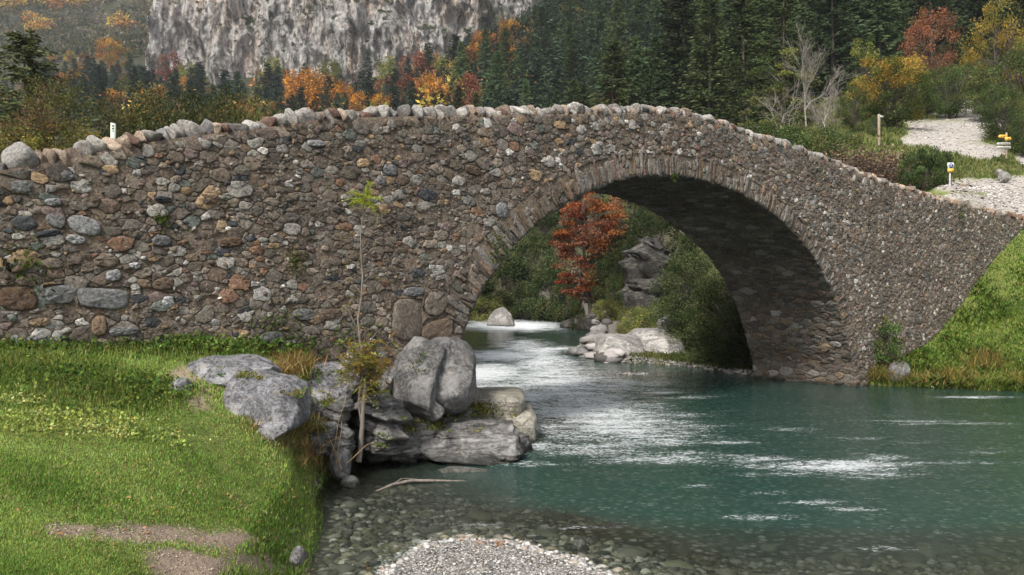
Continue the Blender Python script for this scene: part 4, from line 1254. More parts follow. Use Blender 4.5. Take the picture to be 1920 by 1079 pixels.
for px, yt, Y, w_, lab in [(300, 152, 30, 1.0, "tall olive green shrub right of the white post"), (360, 162, 31, 1.0, "middle olive green shrub of the hedge behind the parapet"), (418, 156, 32, .9, "olive green shrub at the right end of that hedge"), (255, 189, 29, .8, "lower olive green shrub right beside the white post")]:
    put(ob, px, yt, Y, lab, "shrub", "olive shrubs behind the parapet", wid=w_)

# seen through the arch
beech = broadleaf(11, 3.4, 330, cols=((0.32, 0.105, 0.042), (0.38, 0.15, 0.05), (0.22, 0.07, 0.036), (0.27, 0.12, 0.065)), clumps=150, leaves=150, leaf=.21, cb=.03, flat=.3, crad=.26, open_=.18, lw=.7, name="beech_tree", tk="bark")
put(beech, 1108, 340, 60, "copper red beech in flat layers seen through the arch", "beech", wid=.85, ybase=597)
put(broadleaf(9, 2.6, 331, cols=(BR, (0.22, 0.10, 0.05), OL), clumps=70, leaves=100, leaf=.17, cb=.1, flat=.4, name="brown_beech_tree"), 1155, 360, 63, "faded brown beech behind the copper red one", "beech", wid=.5)
bk = broadleaf(7, 3.0, 332, cols=(DG, (0.05, 0.068, 0.026), (0.075, 0.08, 0.032), (0.035, 0.05, 0.02)), clumps=90, leaves=150, leaf=.2, cb=.0, stems=4, name="riverside_bush")
for px, yt, Y, w_, lab in [(905, 500, 74, 1.0, "green bush on the far bank at the arch's left edge"), (950, 455, 78, 1.0, "dark green bush above the white boulder in the river"), (1000, 420, 80, 1.0, "tall green bush left of the copper beech, upper"),
                           (1030, 470, 72, 1.0, "green bush against the left side of the copper beech"), (1020, 385, 90, 1.1, "dark green tree top under the arch crown, left of the beech"), (985, 520, 74, .8, "low bush above the rocks left of the beech"),
                           (1180, 400, 58, 1.0, "green bush above the dark rock outcrop"), (1230, 370, 62, 1.1, "high green bush under the crown of the arch"), (1300, 400, 56, 1.0, "green bush in the upper right of the arch opening"),
                           (1150, 450, 54, .8, "green bush between the beech and the dark outcrop"), (1075, 400, 82, 1.2, "green bush right behind the copper beech, upper left"), (1120, 430, 76, 1.2, "green bush right behind the copper beech, lower"), (1160, 360, 84, 1.3, "high green bush behind the faded brown beech"), (1215, 480, 64, 1.0, "green bush behind the dark outcrop"), (1185, 335, 72, 1.2, "high green bush at the crown of the arch, right of the faded beech"), (1150, 545, 47, .6, "dark bush on the steep bank right of the copper beech"), (1262, 470, 44.5, .5, "bush growing at the right edge of the dark outcrop"), (1150, 505, 44.5, .5, "bush covering the left edge of the dark outcrop"), (1185, 425, 50, .5, "bush crowning the dark outcrop"), (1085, 555, 56, .5, "low bush hiding the foot of the copper beech"), (1060, 500, 70, .8, "low green bush at the left foot of the copper beech"), (1150, 540, 58, .8, "low green bush at the right foot of the copper beech"), (1360, 420, 60, 1.2, "green bush deep behind the vault on the right"), (1290, 430, 50, .6, "green bush at the right side of the dark outcrop")]:
    put(bk, px, yt, Y, lab, "bush", "green bushes seen through the arch", wid=w_)
lowb = broadleaf(2.6, 1.5, 333, cols=(OL, MG, YG), clumps=60, leaves=140, leaf=.10, cb=.0, stems=6, up=.8, name="low_willow_bush")
for px, yt, Y, w_, lab in [(1195, 572, 39, 1.0, "light green low bush behind the flat pale rocks"), (1165, 605, 38, .8, "small low bush left of the light green one"), (905, 555, 72, 1.3, "yellowish low bush by the rapids at the arch's left edge"), (1146, 560, 44, 1.0, "low bush between the river rubble and the light green bush"), (1130, 560, 52, 1.0, "low bush at the foot of the brown beech")]:
    put(lowb, px, yt, Y, lab, "bush", None, wid=w_)
ev = broadleaf(7, 2.3, 334, cols=((0.04, 0.056, 0.022), (0.055, 0.072, 0.028), (0.09, 0.105, 0.045)), clumps=150, leaves=210, leaf=.10, cb=.0, stems=6, name="evergreen_bush", up=.2)
put(ev, 1385, 455, 28.6, "big dense evergreen bush against the inside of the right abutment", "bush", None, wid=1.3)
put(ev, 1345, 520, 30, "dense evergreen bush in front, nearest the gravel shore under the arch", "bush", None, wid=1.4)
put(ev, 1310, 440, 35, "big evergreen bush behind and left of the abutment's one", "bush", None, wid=1.25)
put(ev, 1292, 500, 37, "rounded evergreen bush over the pink rock", "bush", None, wid=.8)
put(bare(4, 335, depth=3, r0=.04, nch=5, spread=.7, stems=4, name="bare_shrub", tk="sap_bark"), 1235, 425, 50, "pale leafless shrub over the dark outcrop", "bare shrub")
put(broadleaf(1.1, .35, 336, cols=((0.34, 0.33, 0.06), YG), clumps=14, leaves=60, leaf=.07, cb=.0, stems=2, name="yellow_fern", lw=.35), 1421, 604, 26.3, "small yellow fern growing on the abutment's water edge", "fern", wid=1, ybase=648)
put(broadleaf(2.0, .6, 337, cols=(MG, OL, (0.06, 0.1, 0.03)), clumps=34, leaves=110, leaf=.075, cb=.0, stems=4, name="ivy_bush"), 1663, 590, 24.8, "leafy green bush growing up the foot of the wall on the right", "bush", wid=.9)

# ------------------------------------------------------------------ boulders and ledges
ROCKS = []
def rock(px0, px1, py0, py1, Y, label, m='rock_grey', d=None, seed=1, sub=5, cuts=9, rough=.1, strata=0., name="boulder", lo=.55, sq=1., sinkf=.35, rz=0., group=None, tilt=0., cat="rock", lean=0.):
    if Y == 0: Y = on_ground((px0 + px1) / 2, py1 - 4)[1]
    cx = ((px0 + px1) / 2 - 960) / FPX * Y
    w_ = (px1 - px0) / FPX * Y
    zt = CAM_H + (HOR - py0) / FPX * Y; zb = CAM_H + (HOR - py1) / FPX * Y
    h_ = (zt - zb) * (1 + sinkf)
    d = d or w_ * .8
    V, F = rock_shape(sub, (w_ * 1.12, d, h_ * 1.12), seed, cuts, rough, strata, lo, sq)
    V[:, 0] *= w_ / (V[:, 0].max() - V[:, 0].min())
    V[:, 0] -= (V[:, 0].max() + V[:, 0].min()) / 2
    V[:, 2] *= h_ / (V[:, 2].max() - V[:, 2].min())
    V[:, 2] += (zt - zb) - V[:, 2].max()
    V[:, 1] += V[:, 2] * lean
    V[:, 2] += V[:, 0] * tilt
    o = mesh(name, V, [F], M[m], smooth=True, loc=(cx, Y + d * .35, zb))
    ROCKS.append((V + np.array((cx, Y + d * .35, zb)), F))
    return tag(o, label, cat, group)

rock(712, 838, 634, 782, 14.0, "left half of the split grey boulder, grooved, under the arch springing", 'rock_boulder', 1.6, 11, rough=.10, cuts=12, lo=.66, sinkf=.3, sq=.5, sub=6, tilt=.05)
rock(764, 892, 635, 774, 14.35, "rounded right half of the split grey boulder overhanging the river", 'rock_boulder', 1.7, 23, rough=.07, cuts=4, lo=.72, sinkf=.1, sq=.8, sub=6)
rock(790, 832, 748, 782, 13.9, "small stone wedged below the split boulder", 'rock_grey', .5, 13, sub=4)
rock(330, 500, 672, 722, 0, "flat lilac grey slab in the grass nearest the wall", 'rock_lilac', 1.1, 31, rough=.12, cuts=10, lo=.85, sinkf=.5, sq=.4, lean=1.0, sub=6)
rock(398, 552, 708, 806, 0, "sloping lilac grey slab in the lawn below the flat one", 'rock_lilac', 1.1, 37, rough=.12, cuts=9, lo=.58, sinkf=.3, sq=.6, tilt=-.30, lean=.9, sub=6)
rock(486, 668, 680, 748, 0, "long grey slab sloping towards the sapling", 'rock_lilac', 1.1, 33, rough=.13, cuts=10, lo=.58, sinkf=.6, sq=.6, strata=.25, tilt=-.2, lean=.7, sub=6)
rock(304, 348, 712, 742, 0, "small flat stone at the left tip of the slabs", 'rock_lilac', .5, 34, sub=4, sinkf=1.)
rock(610, 700, 630, 700, 13.7, "grey rock below the wall left of the split boulder", 'rock_grey', 1.0, 35, cuts=11)
rock(655, 725, 640, 690, 14.0, "grey rock between the sapling top and the split boulder", 'rock_grey', .9, 36, cuts=9)
rock(640, 740, 668, 770, 13.9, "shaded grey rock behind the sapling's leaves", 'rock_grey', 1.0, 44, cuts=9)
rock(556, 640, 742, 830, 0, "cracked grey rock between the lawn slab and the layered rock", 'rock_grey', .9, 37, cuts=12, rough=.15, strata=.3)
rock(560, 610, 770, 812, 0, "small angular rock in front of the cracked one", 'rock_grey', .5, 38, sub=4, cuts=10)
rock(590, 660, 745, 790, 12.5, "angular grey rock above the cracked one", 'rock_strata', .7, 39, cuts=10, strata=.5)
rock(638, 768, 748, 862, 12.9, "dark layered rock behind the sapling's trunk", 'rock_strata', 1.3, 40, rough=.12, cuts=9, strata=.9, sinkf=.2)
for _k, (a, b_, c_, d_, Y_, s_, lab) in enumerate([(565,625,800,836,12.0,1,"small layered rock at the lawn's edge under the cracked one"), (600,660,790,835,12.3,2,"layered rock left of the sapling's trunk"), (610,650,830,860,12.3,3,"low layered rock above the upright stone"), (700,790,800,850,13.3,4,"layered rock just right of the sapling's foot"),
        (740,820,770,815,14.0,5,"broken layered rock under the left half of the split boulder"), (690,740,735,775,13.5,6,"small layered rock behind the sapling's leaves"), (820,900,765,800,14.6,7,"low layered rock under the rounded boulder"), (655,705,700,750,13.6,8,"mossy grey rock left of the grooved boulder"), (880,950,800,835,14.7,9,"layered step between the pale ledges and the low one"), (530,575,735,770,12.0,10,"small angular rock beside the sloping slab")]):
    rock(a, b_, c_, d_, Y_, lab, 'rock_strata', (b_ - a) / FPX * Y_ * 1.2, 200 + s_, sub=5, cuts=12, rough=.14, strata=.6, sq=.6, sinkf=.6, group="layered rocks around the sapling", lean=.4)
rock(612, 652, 845, 890, 12.1, "upright grey stone at the water's edge left of the sapling", 'rock_grey', .5, 41, sub=4, cuts=8)
rock(735, 985, 800, 862, 13.8, "low layered ledge along the water right of the sapling", 'rock_strata', 1.5, 42, rough=.14, cuts=12, strata=.9, sq=.35, lo=.95, sinkf=.3, sub=6, lean=.9)
rock(800, 905, 786, 826, 14.6, "small layered ledge on top of the low one", 'rock_strata', .9, 43, cuts=10, strata=.7, sq=.7)
rock(866, 985, 742, 780, 15.7, "flat tan ledge behind the rounded boulder", 'rock_tan', 2.0, 45, rough=.05, cuts=7, sq=.3, lo=1.12, sinkf=.35)
rock(900, 1008, 772, 818, 15.5, "flat pale ledge reaching furthest into the river", 'rock_tan', 1.5, 46, rough=.08, cuts=9, sq=.3, lo=1.05, sinkf=.45, strata=.25, lean=.5)
rock(925, 1006, 812, 856, 14.4, "pointed end stone of the low ledge beside the foam", 'rock_strata', .7, 47, cuts=9, strata=.7, sub=4)
rock(818, 920, 879, 893, 12.9, "flat whitish stone awash in the shallows", 'rock_pale', .5, 48, sub=4, sinkf=1.)
rock(635, 672, 895, 910, 12.0, "small stone awash by the bank", 'rock_grey', .3, 49, sub=3, sinkf=1.)
rock(912, 970, 577, 622, 62, "pale boulder standing in the white rapids", 'rock_pale', 2.0, 50, rough=.08, cuts=9)
rock(940, 974, 612, 628, 60, "small flat stone at the foot of the boulder in the rapids", 'rock_pale', .8, 51, sub=4)
rock(1118, 1215, 632, 682, 33, "pale flat rock under the arch, left piece", 'rock_pale', 2.6, 52, rough=.10, cuts=9, lo=.95, lean=.6, sq=.4, sinkf=.3)
rock(1175, 1292, 622, 684, 34.5, "broad pale flat rock under the arch", 'rock_pale', 3.4, 53, rough=.09, cuts=9, lo=.95, lean=.8, sq=.4, sinkf=.3)
rock(1236, 1294, 590, 630, 36.5, "pinkish square rock beside the evergreen bush", 'rock_pale', 1.4, 54, cuts=10, sq=.6)
rock(1098, 1142, 626, 655, 38, "grey rock at the tip of the right bank under the arch", 'rock_grey', 1.2, 55, cuts=9)
rock(1056, 1120, 652, 668, 35, "low grey rock in the river off the pale flat rock", 'rock_grey', 1.2, 56, cuts=8, sub=4)
rock(1140, 1180, 612, 645, 41, "brown grey rock behind the tip of the bank", 'rock_grey', 1.2, 58, cuts=9)
rock(1050, 1092, 598, 618, 58, "dark rock on the far shore below the copper beech", 'rock_dark', 1.5, 59, cuts=9, sub=4)
rock(1085, 1150, 585, 628, 55, "dark rubble rock right of the copper beech's foot", 'rock_dark', 2.5, 60, cuts=10)
rock(962, 1000, 520, 560, 78, "pale rock among the bushes on the far bank", 'rock_pale', 2.0, 61, cuts=9, sub=4)
rock(1158, 1285, 440, 545, 47, "dark outcrop in broken layers seen through the arch", 'rock_dark', 3.0, 62, cuts=14, strata=1.0, rough=.2, lo=.75, sq=.5, name="rock_outcrop")
rock(1168, 1270, 520, 615, 46, "lower dark outcrop with an overhang seen through the arch", 'rock_dark', 3.0, 63, cuts=12, strata=.7, rough=.14, lo=.9, sq=.4, name="rock_outcrop")
rock(960, 1052, 582, 606, 74, "dark bank rocks behind the rapids", 'rock_dark', 3, 64, cuts=12, sq=.7)
rock(865, 960, 590, 603, 80, "low dark bank edge at the head of the rapids", 'rock_dark', 3, 65, cuts=12, sq=.7, sub=4)
rock(1670, 1708, 678, 708, 24.3, "single grey stone in the grass at the foot of the right wall", 'rock_grey', .5, 66, sub=4, cuts=8)
rock(1872, 1890, 316, 327, 39, "pale stone in the grass below the yellow signpost, upper", 'rock_pale', .6, 67, sub=3)
rock(1878, 1900, 322, 336, 38.5, "pale stone in the grass below the yellow signpost, lower", 'rock_pale', .6, 68, sub=3)
rock(1650, 1680, 312, 334, 38, "grey stone in the grass left of the broom shrub", 'rock_grey', .6, 69, sub=3)
rock(538, 570, 1028, 1046, 7.9, "small flat grey stone in the eroded lawn edge", 'rock_grey', .2, 70, sub=3, sinkf=1.)
rock(1065, 1108, 1020, 1036, 9.2, "flat pale stone in the shallows right of the gravel", 'rock_pale', .35, 71, sub=3, sinkf=1., cuts=5)

# ------------------------------------------------------------------ grass, herbs, gravel: what nobody could count
def blades(name, px0, px1, Y0, Y1, n_, hfun, cols, label, ok, wid=0.0011, lean=.35, cat="grass", wk=1.0):
    px = rng.uniform(px0, px1, n_); Y = 1 / rng.uniform(1 / Y1, 1 / Y0, n_)
    X = (px - 960) / FPX * Y
    k = ok(X, Y); X, Y = X[k], Y[k]
    Z = hgt(X, Y)
    m = len(X)
    ppx, ppy = pix(X, Y, Z)
    h = hfun(X, Y, ppx, ppy) * rng.uniform(.45, 1.25, m)
    az = rng.uniform(0, 6.283, m)
    D = np.stack([np.cos(az), np.sin(az), np.zeros(m)], 1)
    L = rng.normal(0, lean, m)
    B = np.stack([-np.sin(az), np.cos(az), np.zeros(m)], 1)
    w_ = (wid * Y * wk * rng.uniform(.6, 1.4, m))[:, None]
    P0 = np.stack([X, Y, Z - .01], 1)
    mid = P0 + D * (L * h * .35)[:, None]; mid[:, 2] += h * .6
    tip = P0 + D * (L * h * 1.1)[:, None]; tip[:, 2] += h
    V = np.stack([P0 - B * w_ / 2, P0 + B * w_ / 2, mid + B * w_ * .38, tip, mid - B * w_ * .38], 1).reshape(-1, 3)
    F = np.arange(m * 5).reshape(-1, 5)
    nz = fbm(X * 1.1, Y * 1.1, 3, 4)
    c = cols(X, Y, ppx, ppy, nz)
    c = np.clip(c * rng.uniform(.65, 1.35, m)[:, None] * (1 + .12 * rng.standard_normal((m, 1)) * np.array([[1, 0, -.5]])), .003, .9)
    o = mesh(name, V, [F], M['leaf_near'], col=np.repeat(c, 5, 0))
    return tag(o, label, cat, None, 'stuff')

G1, G2, G3, DRY = np.array((0.225, 0.345, 0.070)), np.array((0.32, 0.43, 0.11)), np.array((0.125, 0.225, 0.042)), np.array((0.40, 0.32, 0.16))
def roughz(px, py): return np.maximum.reduce([ell(px, py, 190, 735, 190, 42), ell(px, py, 60, 690, 160, 30), ell(px, py, 300, 655, 420, 18)])
def dryz(px, py): return np.maximum.reduce([ell(px, py, 575, 820, 75, 40), ell(px, py, 610, 860, 50, 30), ell(px, py, 510, 790, 60, 26), ell(px, py, 540, 705, 40, 20)])
def not_rock(X, Y):
    px, py = pix(X, Y, hgt(X, Y))
    bad = np.zeros(len(X), bool)
    for a in [(414,692,72,13),(475,755,68,36),(580,712,75,22),(325,727,18,12)]: bad |= ell(px, py, *a) > .75
    return ~bad
inb = lambda G: (lambda X, Y: bil(G, X, Y))
def lawn_ok(X, Y):
    d = bil(GD, X, Y)
    sface = (X - A0[0]) * NB[0] + (Y - A0[1]) * NB[1]
    return (d > .04) & (sface > -.1) & (X < -.3) & (bil(DIRT, X, Y) < rng.uniform(.0, 1.0, len(X)) ** .7) & not_rock(X, Y) & ((X < -1.9) | (rng.random(len(X)) < .35))
def lawn_h(X, Y, px, py):
    b_ = .022 + .022 * np.clip(fbm(X * 1.7, Y * 1.7, 9, 3) + .4, 0, 1.4)
    return b_ + .10 * roughz(px, py) + .15 * dryz(px, py) + .03 * (bil(GD, X, Y) < .5)
def lawn_c(X, Y, px, py, nz):
    t = np.clip(nz * 1.3 + .5, 0, 1)[:, None]
    c = G3 * (1 - t) + G2 * t
    c = c * .75 + G1 * .25
    r = np.clip(roughz(px, py) * 1.1, 0, .9)[:, None]
    c = c * (1 - r * .5) + np.array((0.17, 0.18, 0.05)) * r * .5
    yl = ell(px, py, 110, 800, 150, 26)[:, None] * .6
    c = c * (1 - yl) + np.array((0.34, 0.36, 0.10)) * yl
    d = np.clip(dryz(px, py) * 1.3, 0, 1)[:, None] * (rng.random((len(X), 1)) < .75)
    s = (rng.random((len(X), 1)) < .06)
    c = c * (1 - d) + DRY * d
    return np.where(s, DRY * 1.1, c)
blades("lawn_grass", -560, 760, 4.2, 16, 500000, lawn_h, lawn_c, "bright green short grass of the sloping lawn on the left bank", lawn_ok)

def rb_ok(X, Y):
    sface = (X - A0[0]) * NB[0] + (Y - A0[1]) * NB[1]
    return (bil(GD, X, Y) > 0.0) & (sface > -.05)
def rb_c(X, Y, px, py, nz):
    t = np.clip(nz * 1.4 + .5, 0, 1)[:, None]
    c = np.array((0.10, 0.175, 0.030)) * (1 - t) + np.array((0.18, 0.25, 0.050)) * t
    e = (1 - sstep(.1, .9, bil(GD, X, Y)))[:, None] * (rng.random((len(X), 1)) < .28)
    c = c * (1 - e) + np.array((0.17, 0.125, 0.040)) * e
    return np.where(rng.random((len(X), 1)) < .05, DRY, c)
blades("bank_grass", 1560, 2500, 17, 34, 330000, lambda X, Y, px, py: .07 + .10 * np.clip(fbm(X, Y, 2, 3) + .3, 0, 1) + .08 * (bil(GD, X, Y) < .7), rb_c,
       "long green grass on the steep right bank, yellowing at the water", rb_ok, lean=.6, wid=.0010)
def hb_ok(X, Y):
    sface = (X - A0[0]) * NB[0] + (Y - A0[1]) * NB[1]
    return (sface < -BW) & (bil(PATH, X, Y) < .35) & (bil(GD, X, Y) > .3)
def hb_c(X, Y, px, py, nz):
    t = np.clip(nz * 1.4 + .5, 0, 1)[:, None]
    return np.array((0.09, 0.115, 0.035)) * (1 - t) + np.array((0.19, 0.20, 0.075)) * t
blades("hillside_grass", 1470, 2050, 31, 110, 90000, lambda X, Y, px, py: .07 + .0028 * Y + 0 * X, hb_c, "patchy green grass on both sides of the gravel path", hb_ok, wid=.0012)
blades("shore_grass", 1180, 1440, 28, 60, 16000, lambda X, Y, px, py: .05 + .003 * Y + 0 * X, lambda X, Y, px, py, nz: hb_c(X, Y, px, py, nz) * .8, "grass under the bushes seen through the arch", hb_ok, wid=.0012)

def herbs(name, spots, label, cols, per=26, leaf=.05, cat="weeds", up=.5, hgt_=.12, lw=.7):
    acc = Acc()
    for cx, cy, rx, ry, n_ in spots:
        for _ in range(n_):
            px, py = rng.normal(cx, rx), rng.normal(cy, ry)
            x, y, z = on_ground(px, py)
            if not (4 < y < 35): continue
            if sdist(np.array([x]), np.array([y]))[0] < .02: continue
            m = int(per * rng.uniform(.5, 1.5))
            sc_ = y / 11
            off = rng.normal(0, 1, (m, 3)) * np.array((.09, .09, 0)) * sc_
            C = np.array((x, y, z)) + off
            C[:, 2] += rng.uniform(0, 1, m) * hgt_ * sc_ * rng.uniform(.5, 1.3)
            D = rng.standard_normal((m, 3)); D[:, 2] = np.abs(D[:, 2]) * .4 + up; D /= np.linalg.norm(D, axis=1)[:, None]
            ln = leaf * sc_ * rng.uniform(.5, 1.3, m)
            acc.add(*kites(C, D, ln, ln * lw, shade(np.array(cols[rng.integers(len(cols))]) * rng.uniform(.8, 1.2), m)))
    return tag(acc.build(name, M['leaf_near']), label, cat, None, 'stuff')
herbs("nettle_weeds", [(60,655,60,5,50),(170,652,50,5,30),(270,650,60,6,50),(330,648,30,6,30),(380,655,60,5,40),(500,655,60,8,40),(140,720,70,18,60),(240,740,60,16,80),(60,700,50,18,30),(660,640,20,8,12),(410,700,14,8,14),(450,690,20,4,8),(620,705,30,12,24),(590,725,20,10,14),(480,615,0,0,0)],
      "low leafy weeds along the foot of the wall and in the rough grass", [(0.09, 0.15, 0.03), (0.06, 0.11, 0.025), (0.13, 0.17, 0.04)])
herbs("lawn_weeds", [(280,900,170,80,150),(480,930,60,60,60),(120,960,90,50,40),(560,1000,30,40,20)], "darker tufts and small weeds dotted over the lawn", [(0.10, 0.17, 0.035), (0.16, 0.22, 0.05), (0.22, 0.20, 0.08)], per=16, leaf=.05, up=.9, hgt_=.03, lw=.3)
herbs("pale_leaf_weeds", [(60,790,60,14,60),(150,800,60,10,50),(260,815,60,8,20),(30,760,30,14,16)], "pale yellow green leaves patch in the lawn", [(0.36, 0.38, 0.13), (0.24, 0.30, 0.07)], leaf=.045, hgt_=.06)
herbs("ledge_weeds", [(790,775,14,8,14),(850,778,26,6,46),(905,775,18,5,26),(760,800,24,10,60),(730,830,20,10,50),(700,720,14,24,50),(715,745,10,14,26),(800,800,40,8,30),(860,808,24,5,20),(760,852,30,5,30),(640,760,20,30,40),(590,790,20,20,30),(640,700,12,12,20),(785,690,4,22,0)],
      "moss and small plants between the boulders and ledges", [(0.13, 0.15, 0.03), (0.20, 0.16, 0.04), (0.08, 0.11, 0.025)], leaf=.05, hgt_=.09, lw=.35)
herbs("dry_grass_tufts", [(590,850,26,16,50),(560,820,30,14,40),(620,870,16,10,30),(545,700,22,10,26),(735,838,20,8,20),(520,800,30,8,20)], "straw coloured tufts of dry grass where the lawn meets the rocks", [(0.36, 0.27, 0.12), (0.28, 0.17, 0.07), (0.20, 0.19, 0.06)], per=30, leaf=.20, up=1.4, hgt_=.03, lw=.045)
herbs("bank_tufts", [(1845,690,14,8,20),(1640,705,20,6,30),(1750,718,60,4,16),(1850,720,60,4,16),(1620,712,10,6,14)], "brown and yellow sedge tufts along the right water's edge", [(0.24, 0.17, 0.06), (0.14, 0.12, 0.035), (0.12, 0.14, 0.03)], per=34, leaf=.15, up=1.0, hgt_=.06, lw=.06)

# moss, ferns and grass growing on top of the rocks
RP = []
for V, F in ROCKS:
    if V[:, 1].mean() > 18: continue
    a, b_, c = V[F[:, 0]], V[F[:, 1]], V[F[:, 2]]
    nn = np.cross(b_ - a, c - a); nn /= np.linalg.norm(nn, axis=1)[:, None] + 1e-12
    k = nn[:, 2] > .45
    RP.append(((a + b_ + c) / 3)[k])
RP = np.concatenate(RP); rpx, rpy = pix(RP[:, 0], RP[:, 1], RP[:, 2])
acc = Acc()
for cx, cy, rx, ry, n_ in [(905,775,34,10,60),(860,780,30,10,50),(800,790,30,10,50),(760,800,24,16,50),(720,830,20,14,30),(850,806,50,8,40),(700,735,16,20,50),(640,690,20,14,30),(600,750,24,18,60),(590,800,20,16,40),(785,690,7,34,60),(735,640,20,6,20),(470,706,20,6,20),(560,740,30,10,30),(960,780,10,5,8),(690,660,16,10,30)]:
    k = np.where(((rpx - cx) / rx) ** 2 + ((rpy - cy) / ry) ** 2 < 1)[0]
    if not len(k): continue
    colr = [(0.13, 0.16, 0.035), (0.22, 0.20, 0.055), (0.09, 0.13, 0.03), (0.17, 0.15, 0.05)]
    ctrs = RP[k[rng.integers(len(k), size=max(3, n_ // 5))]]
    for _ in range(n_):
        ctr = RP[k[rng.integers(len(k))]]
        m = 22
        C = ctr + rng.normal(0, 1, (m, 3)) * (.05, .05, .008)
        D = rng.standard_normal((m, 3)); D[:, 2] = np.abs(D[:, 2]) + .3; D /= np.linalg.norm(D, axis=1)[:, None]
        ln = rng.uniform(.02, .075, m)
        acc.add(*kites(C, D, ln, ln * .3, shade(colr[rng.integers(4)], m)))
tag(acc.build("rock_moss", M['leaf_near']), "moss and tufts of grass growing on the rocks below the arch", "moss", None, 'stuff')

# plants rooted in the wall
acc = Acc()
for px, py, s_ in [(42,490,.16),(45,505,.13),(500,607,.16),(530,604,.13),(300,408,.06),(550,490,.09),(655,622,.14),(1797,400,.12),(930,455,.13),(932,470,.12),(1660,620,.18),(560,650,.12),(700,632,.12),(1260,330,.04),(640,640,.12)]:
    s0_, z0_ = face_st(px, py)
    m = 60
    off = rng.standard_normal((m, 3)) * s_
    C = fpos(s0_ + off[:, 0], z0_ + off[:, 1] * 1.2, .03 + np.abs(off[:, 2]) * .6)
    D = rng.standard_normal((m, 3)); D[:, 2] -= .3; D /= np.linalg.norm(D, axis=1)[:, None]
    acc.add(*kites(C, D, rng.uniform(.04, .09, m), rng.uniform(.02, .045, m), shade((0.07, 0.10, 0.025), m)))
tag(acc.build("wall_ferns", M['leaf_near']), "small green plants rooted in the joints of the bridge wall", "ferns", None, 'stuff')

# gravel: loose pebbles of the bar and the shores, and stones of the shallow bed
def pebbles(name, n_, X, Y, smin, smax, label, cols, zoff=.2, sub=1, pw=2.2, thr=None):
    Vt, Ft = ico(sub)
    k = np.arange(len(X))
    if thr is not None: k = k[thr(X, Y)]
    X, Y = X[k], Y[k]; m = len(X)
    Z = hgt(X, Y)
    s = smin + (smax - smin) * rng.random(m) ** pw
    ax = np.stack([s * rng.uniform(.8, 1.4, m), s * rng.uniform(.7, 1.1, m), s * rng.uniform(.3, .6, m)], 1)
    az = rng.uniform(0, 6.283, m)
    V = Vt[None] * (1 + .16 * rng.standard_normal((m, len(Vt), 1))) * ax[:, None] * .5
    c, s_ = np.cos(az)[:, None], np.sin(az)[:, None]
    x = V[..., 0] * c - V[..., 1] * s_; y = V[..., 0] * s_ + V[..., 1] * c
    V = np.stack([x + X[:, None], y + Y[:, None], V[..., 2] + (Z + ax[:, 2] * zoff)[:, None]], -1).reshape(-1, 3)
    F = (Ft[None] + (np.arange(m) * len(Vt))[:, None, None]).reshape(-1, 3)
    cc = np.array(cols)[rng.integers(len(cols), size=m)] * rng.uniform(.7, 1.25, (m, 1))
    return tag(mesh(name, V, [F], M['pebble'], col=np.repeat(cc, len(Vt), 0), smooth=True), label, "gravel", None, 'stuff')
n = N("pebble stone")
v = n.coords("Object"); g = n.noise(v, 60, 4, .7)
M['pebble'] = n.done(n.bsdf(n.mix(1.0, n.attr("Col"), n.ramp(g, [(.3, .7), (.7, 1.3)]), 'MULTIPLY'), .8, n.bump(g, .4, .004)))
PC = [(0.30, 0.29, 0.28), (0.22, 0.212, 0.20), (0.16, 0.155, 0.15), (0.10, 0.097, 0.093), (0.27, 0.235, 0.20), (0.46, 0.44, 0.42), (0.19, 0.183, 0.175)]
PD = [(0.11, 0.105, 0.085), (0.165, 0.15, 0.12), (0.075, 0.072, 0.062), (0.21, 0.185, 0.145), (0.035, 0.04, 0.036), (0.13, 0.12, 0.075), (0.34, 0.32, 0.28)]
def samp(n_, px0, px1, Y0, Y1):
    px = rng.uniform(px0, px1, n_); Y = 1 / rng.uniform(1 / Y1, 1 / Y0, n_)
    return (px - 960) / FPX * Y, Y
X, Y = samp(60000, 640, 1260, 6.0, 9.9)
pebbles("gravel", 0, X, Y, .008, .035, "grey and white gravel of the small bar in front", PC, .25, thr=lambda a, b_: sdist(a, b_, BAR) < .14)
X, Y = samp(9000, 660, 1240, 6.6, 9.9)
pebbles("bar_edge_stones", 0, X, Y, .03, .085, "pale washed stones along the rim of the gravel bar", PC[:1] + PC[4:6] + PC[:2], .3, thr=lambda a, b_: np.abs(sdist(a, b_, BAR) - .02) < .13)
X, Y = samp(42000, 560, 2050, 5.5, 13.5)
pebbles("riverbed_stones", 0, X, Y, .03, .17, "rounded stones lying on the shallow riverbed", PD, .12, pw=3.0, thr=lambda a, b_: (sdist(a, b_) < -.1) & (sdist(a, b_, BAR) > .1) & ((b_ < 10.8) | (a < 1)))
X, Y = samp(420, 560, 2050, 5.5, 13.5)
pebbles("riverbed_slabs", 0, X, Y, .12, .36, "broad flat stones lying under the shallow water", PD[:3] + [(0.13, 0.125, 0.085)], .1, sub=2, pw=1.6, thr=lambda a, b_: (sdist(a, b_) < -.3) & (sdist(a, b_, BAR) > .4) & ((b_ < 11.2) | (a < 1)))
X, Y = samp(16000, 1060, 1440, 26, 40)
pebbles("shore_gravel", 0, X, Y, .05, .22, "grey gravel shore under the arch", PC[:5], .2, thr=lambda a, b_: (np.abs(sdist(a, b_)) < .7) | (hgt(a, b_) > -.1) & (sdist(a, b_) < .8))
X, Y = samp(16000, 1560, 2000, 30, 75)
pebbles("path_rubble", 0, X, Y, .03, .17, "loose pinkish rubble of the gravel path on the hillside", [(0.44, 0.40, 0.38), (0.31, 0.28, 0.26), (0.54, 0.50, 0.48), (0.21, 0.18, 0.165)], .25, pw=2.5, thr=lambda a, b_: (bil(PATH, a, b_) > .5))
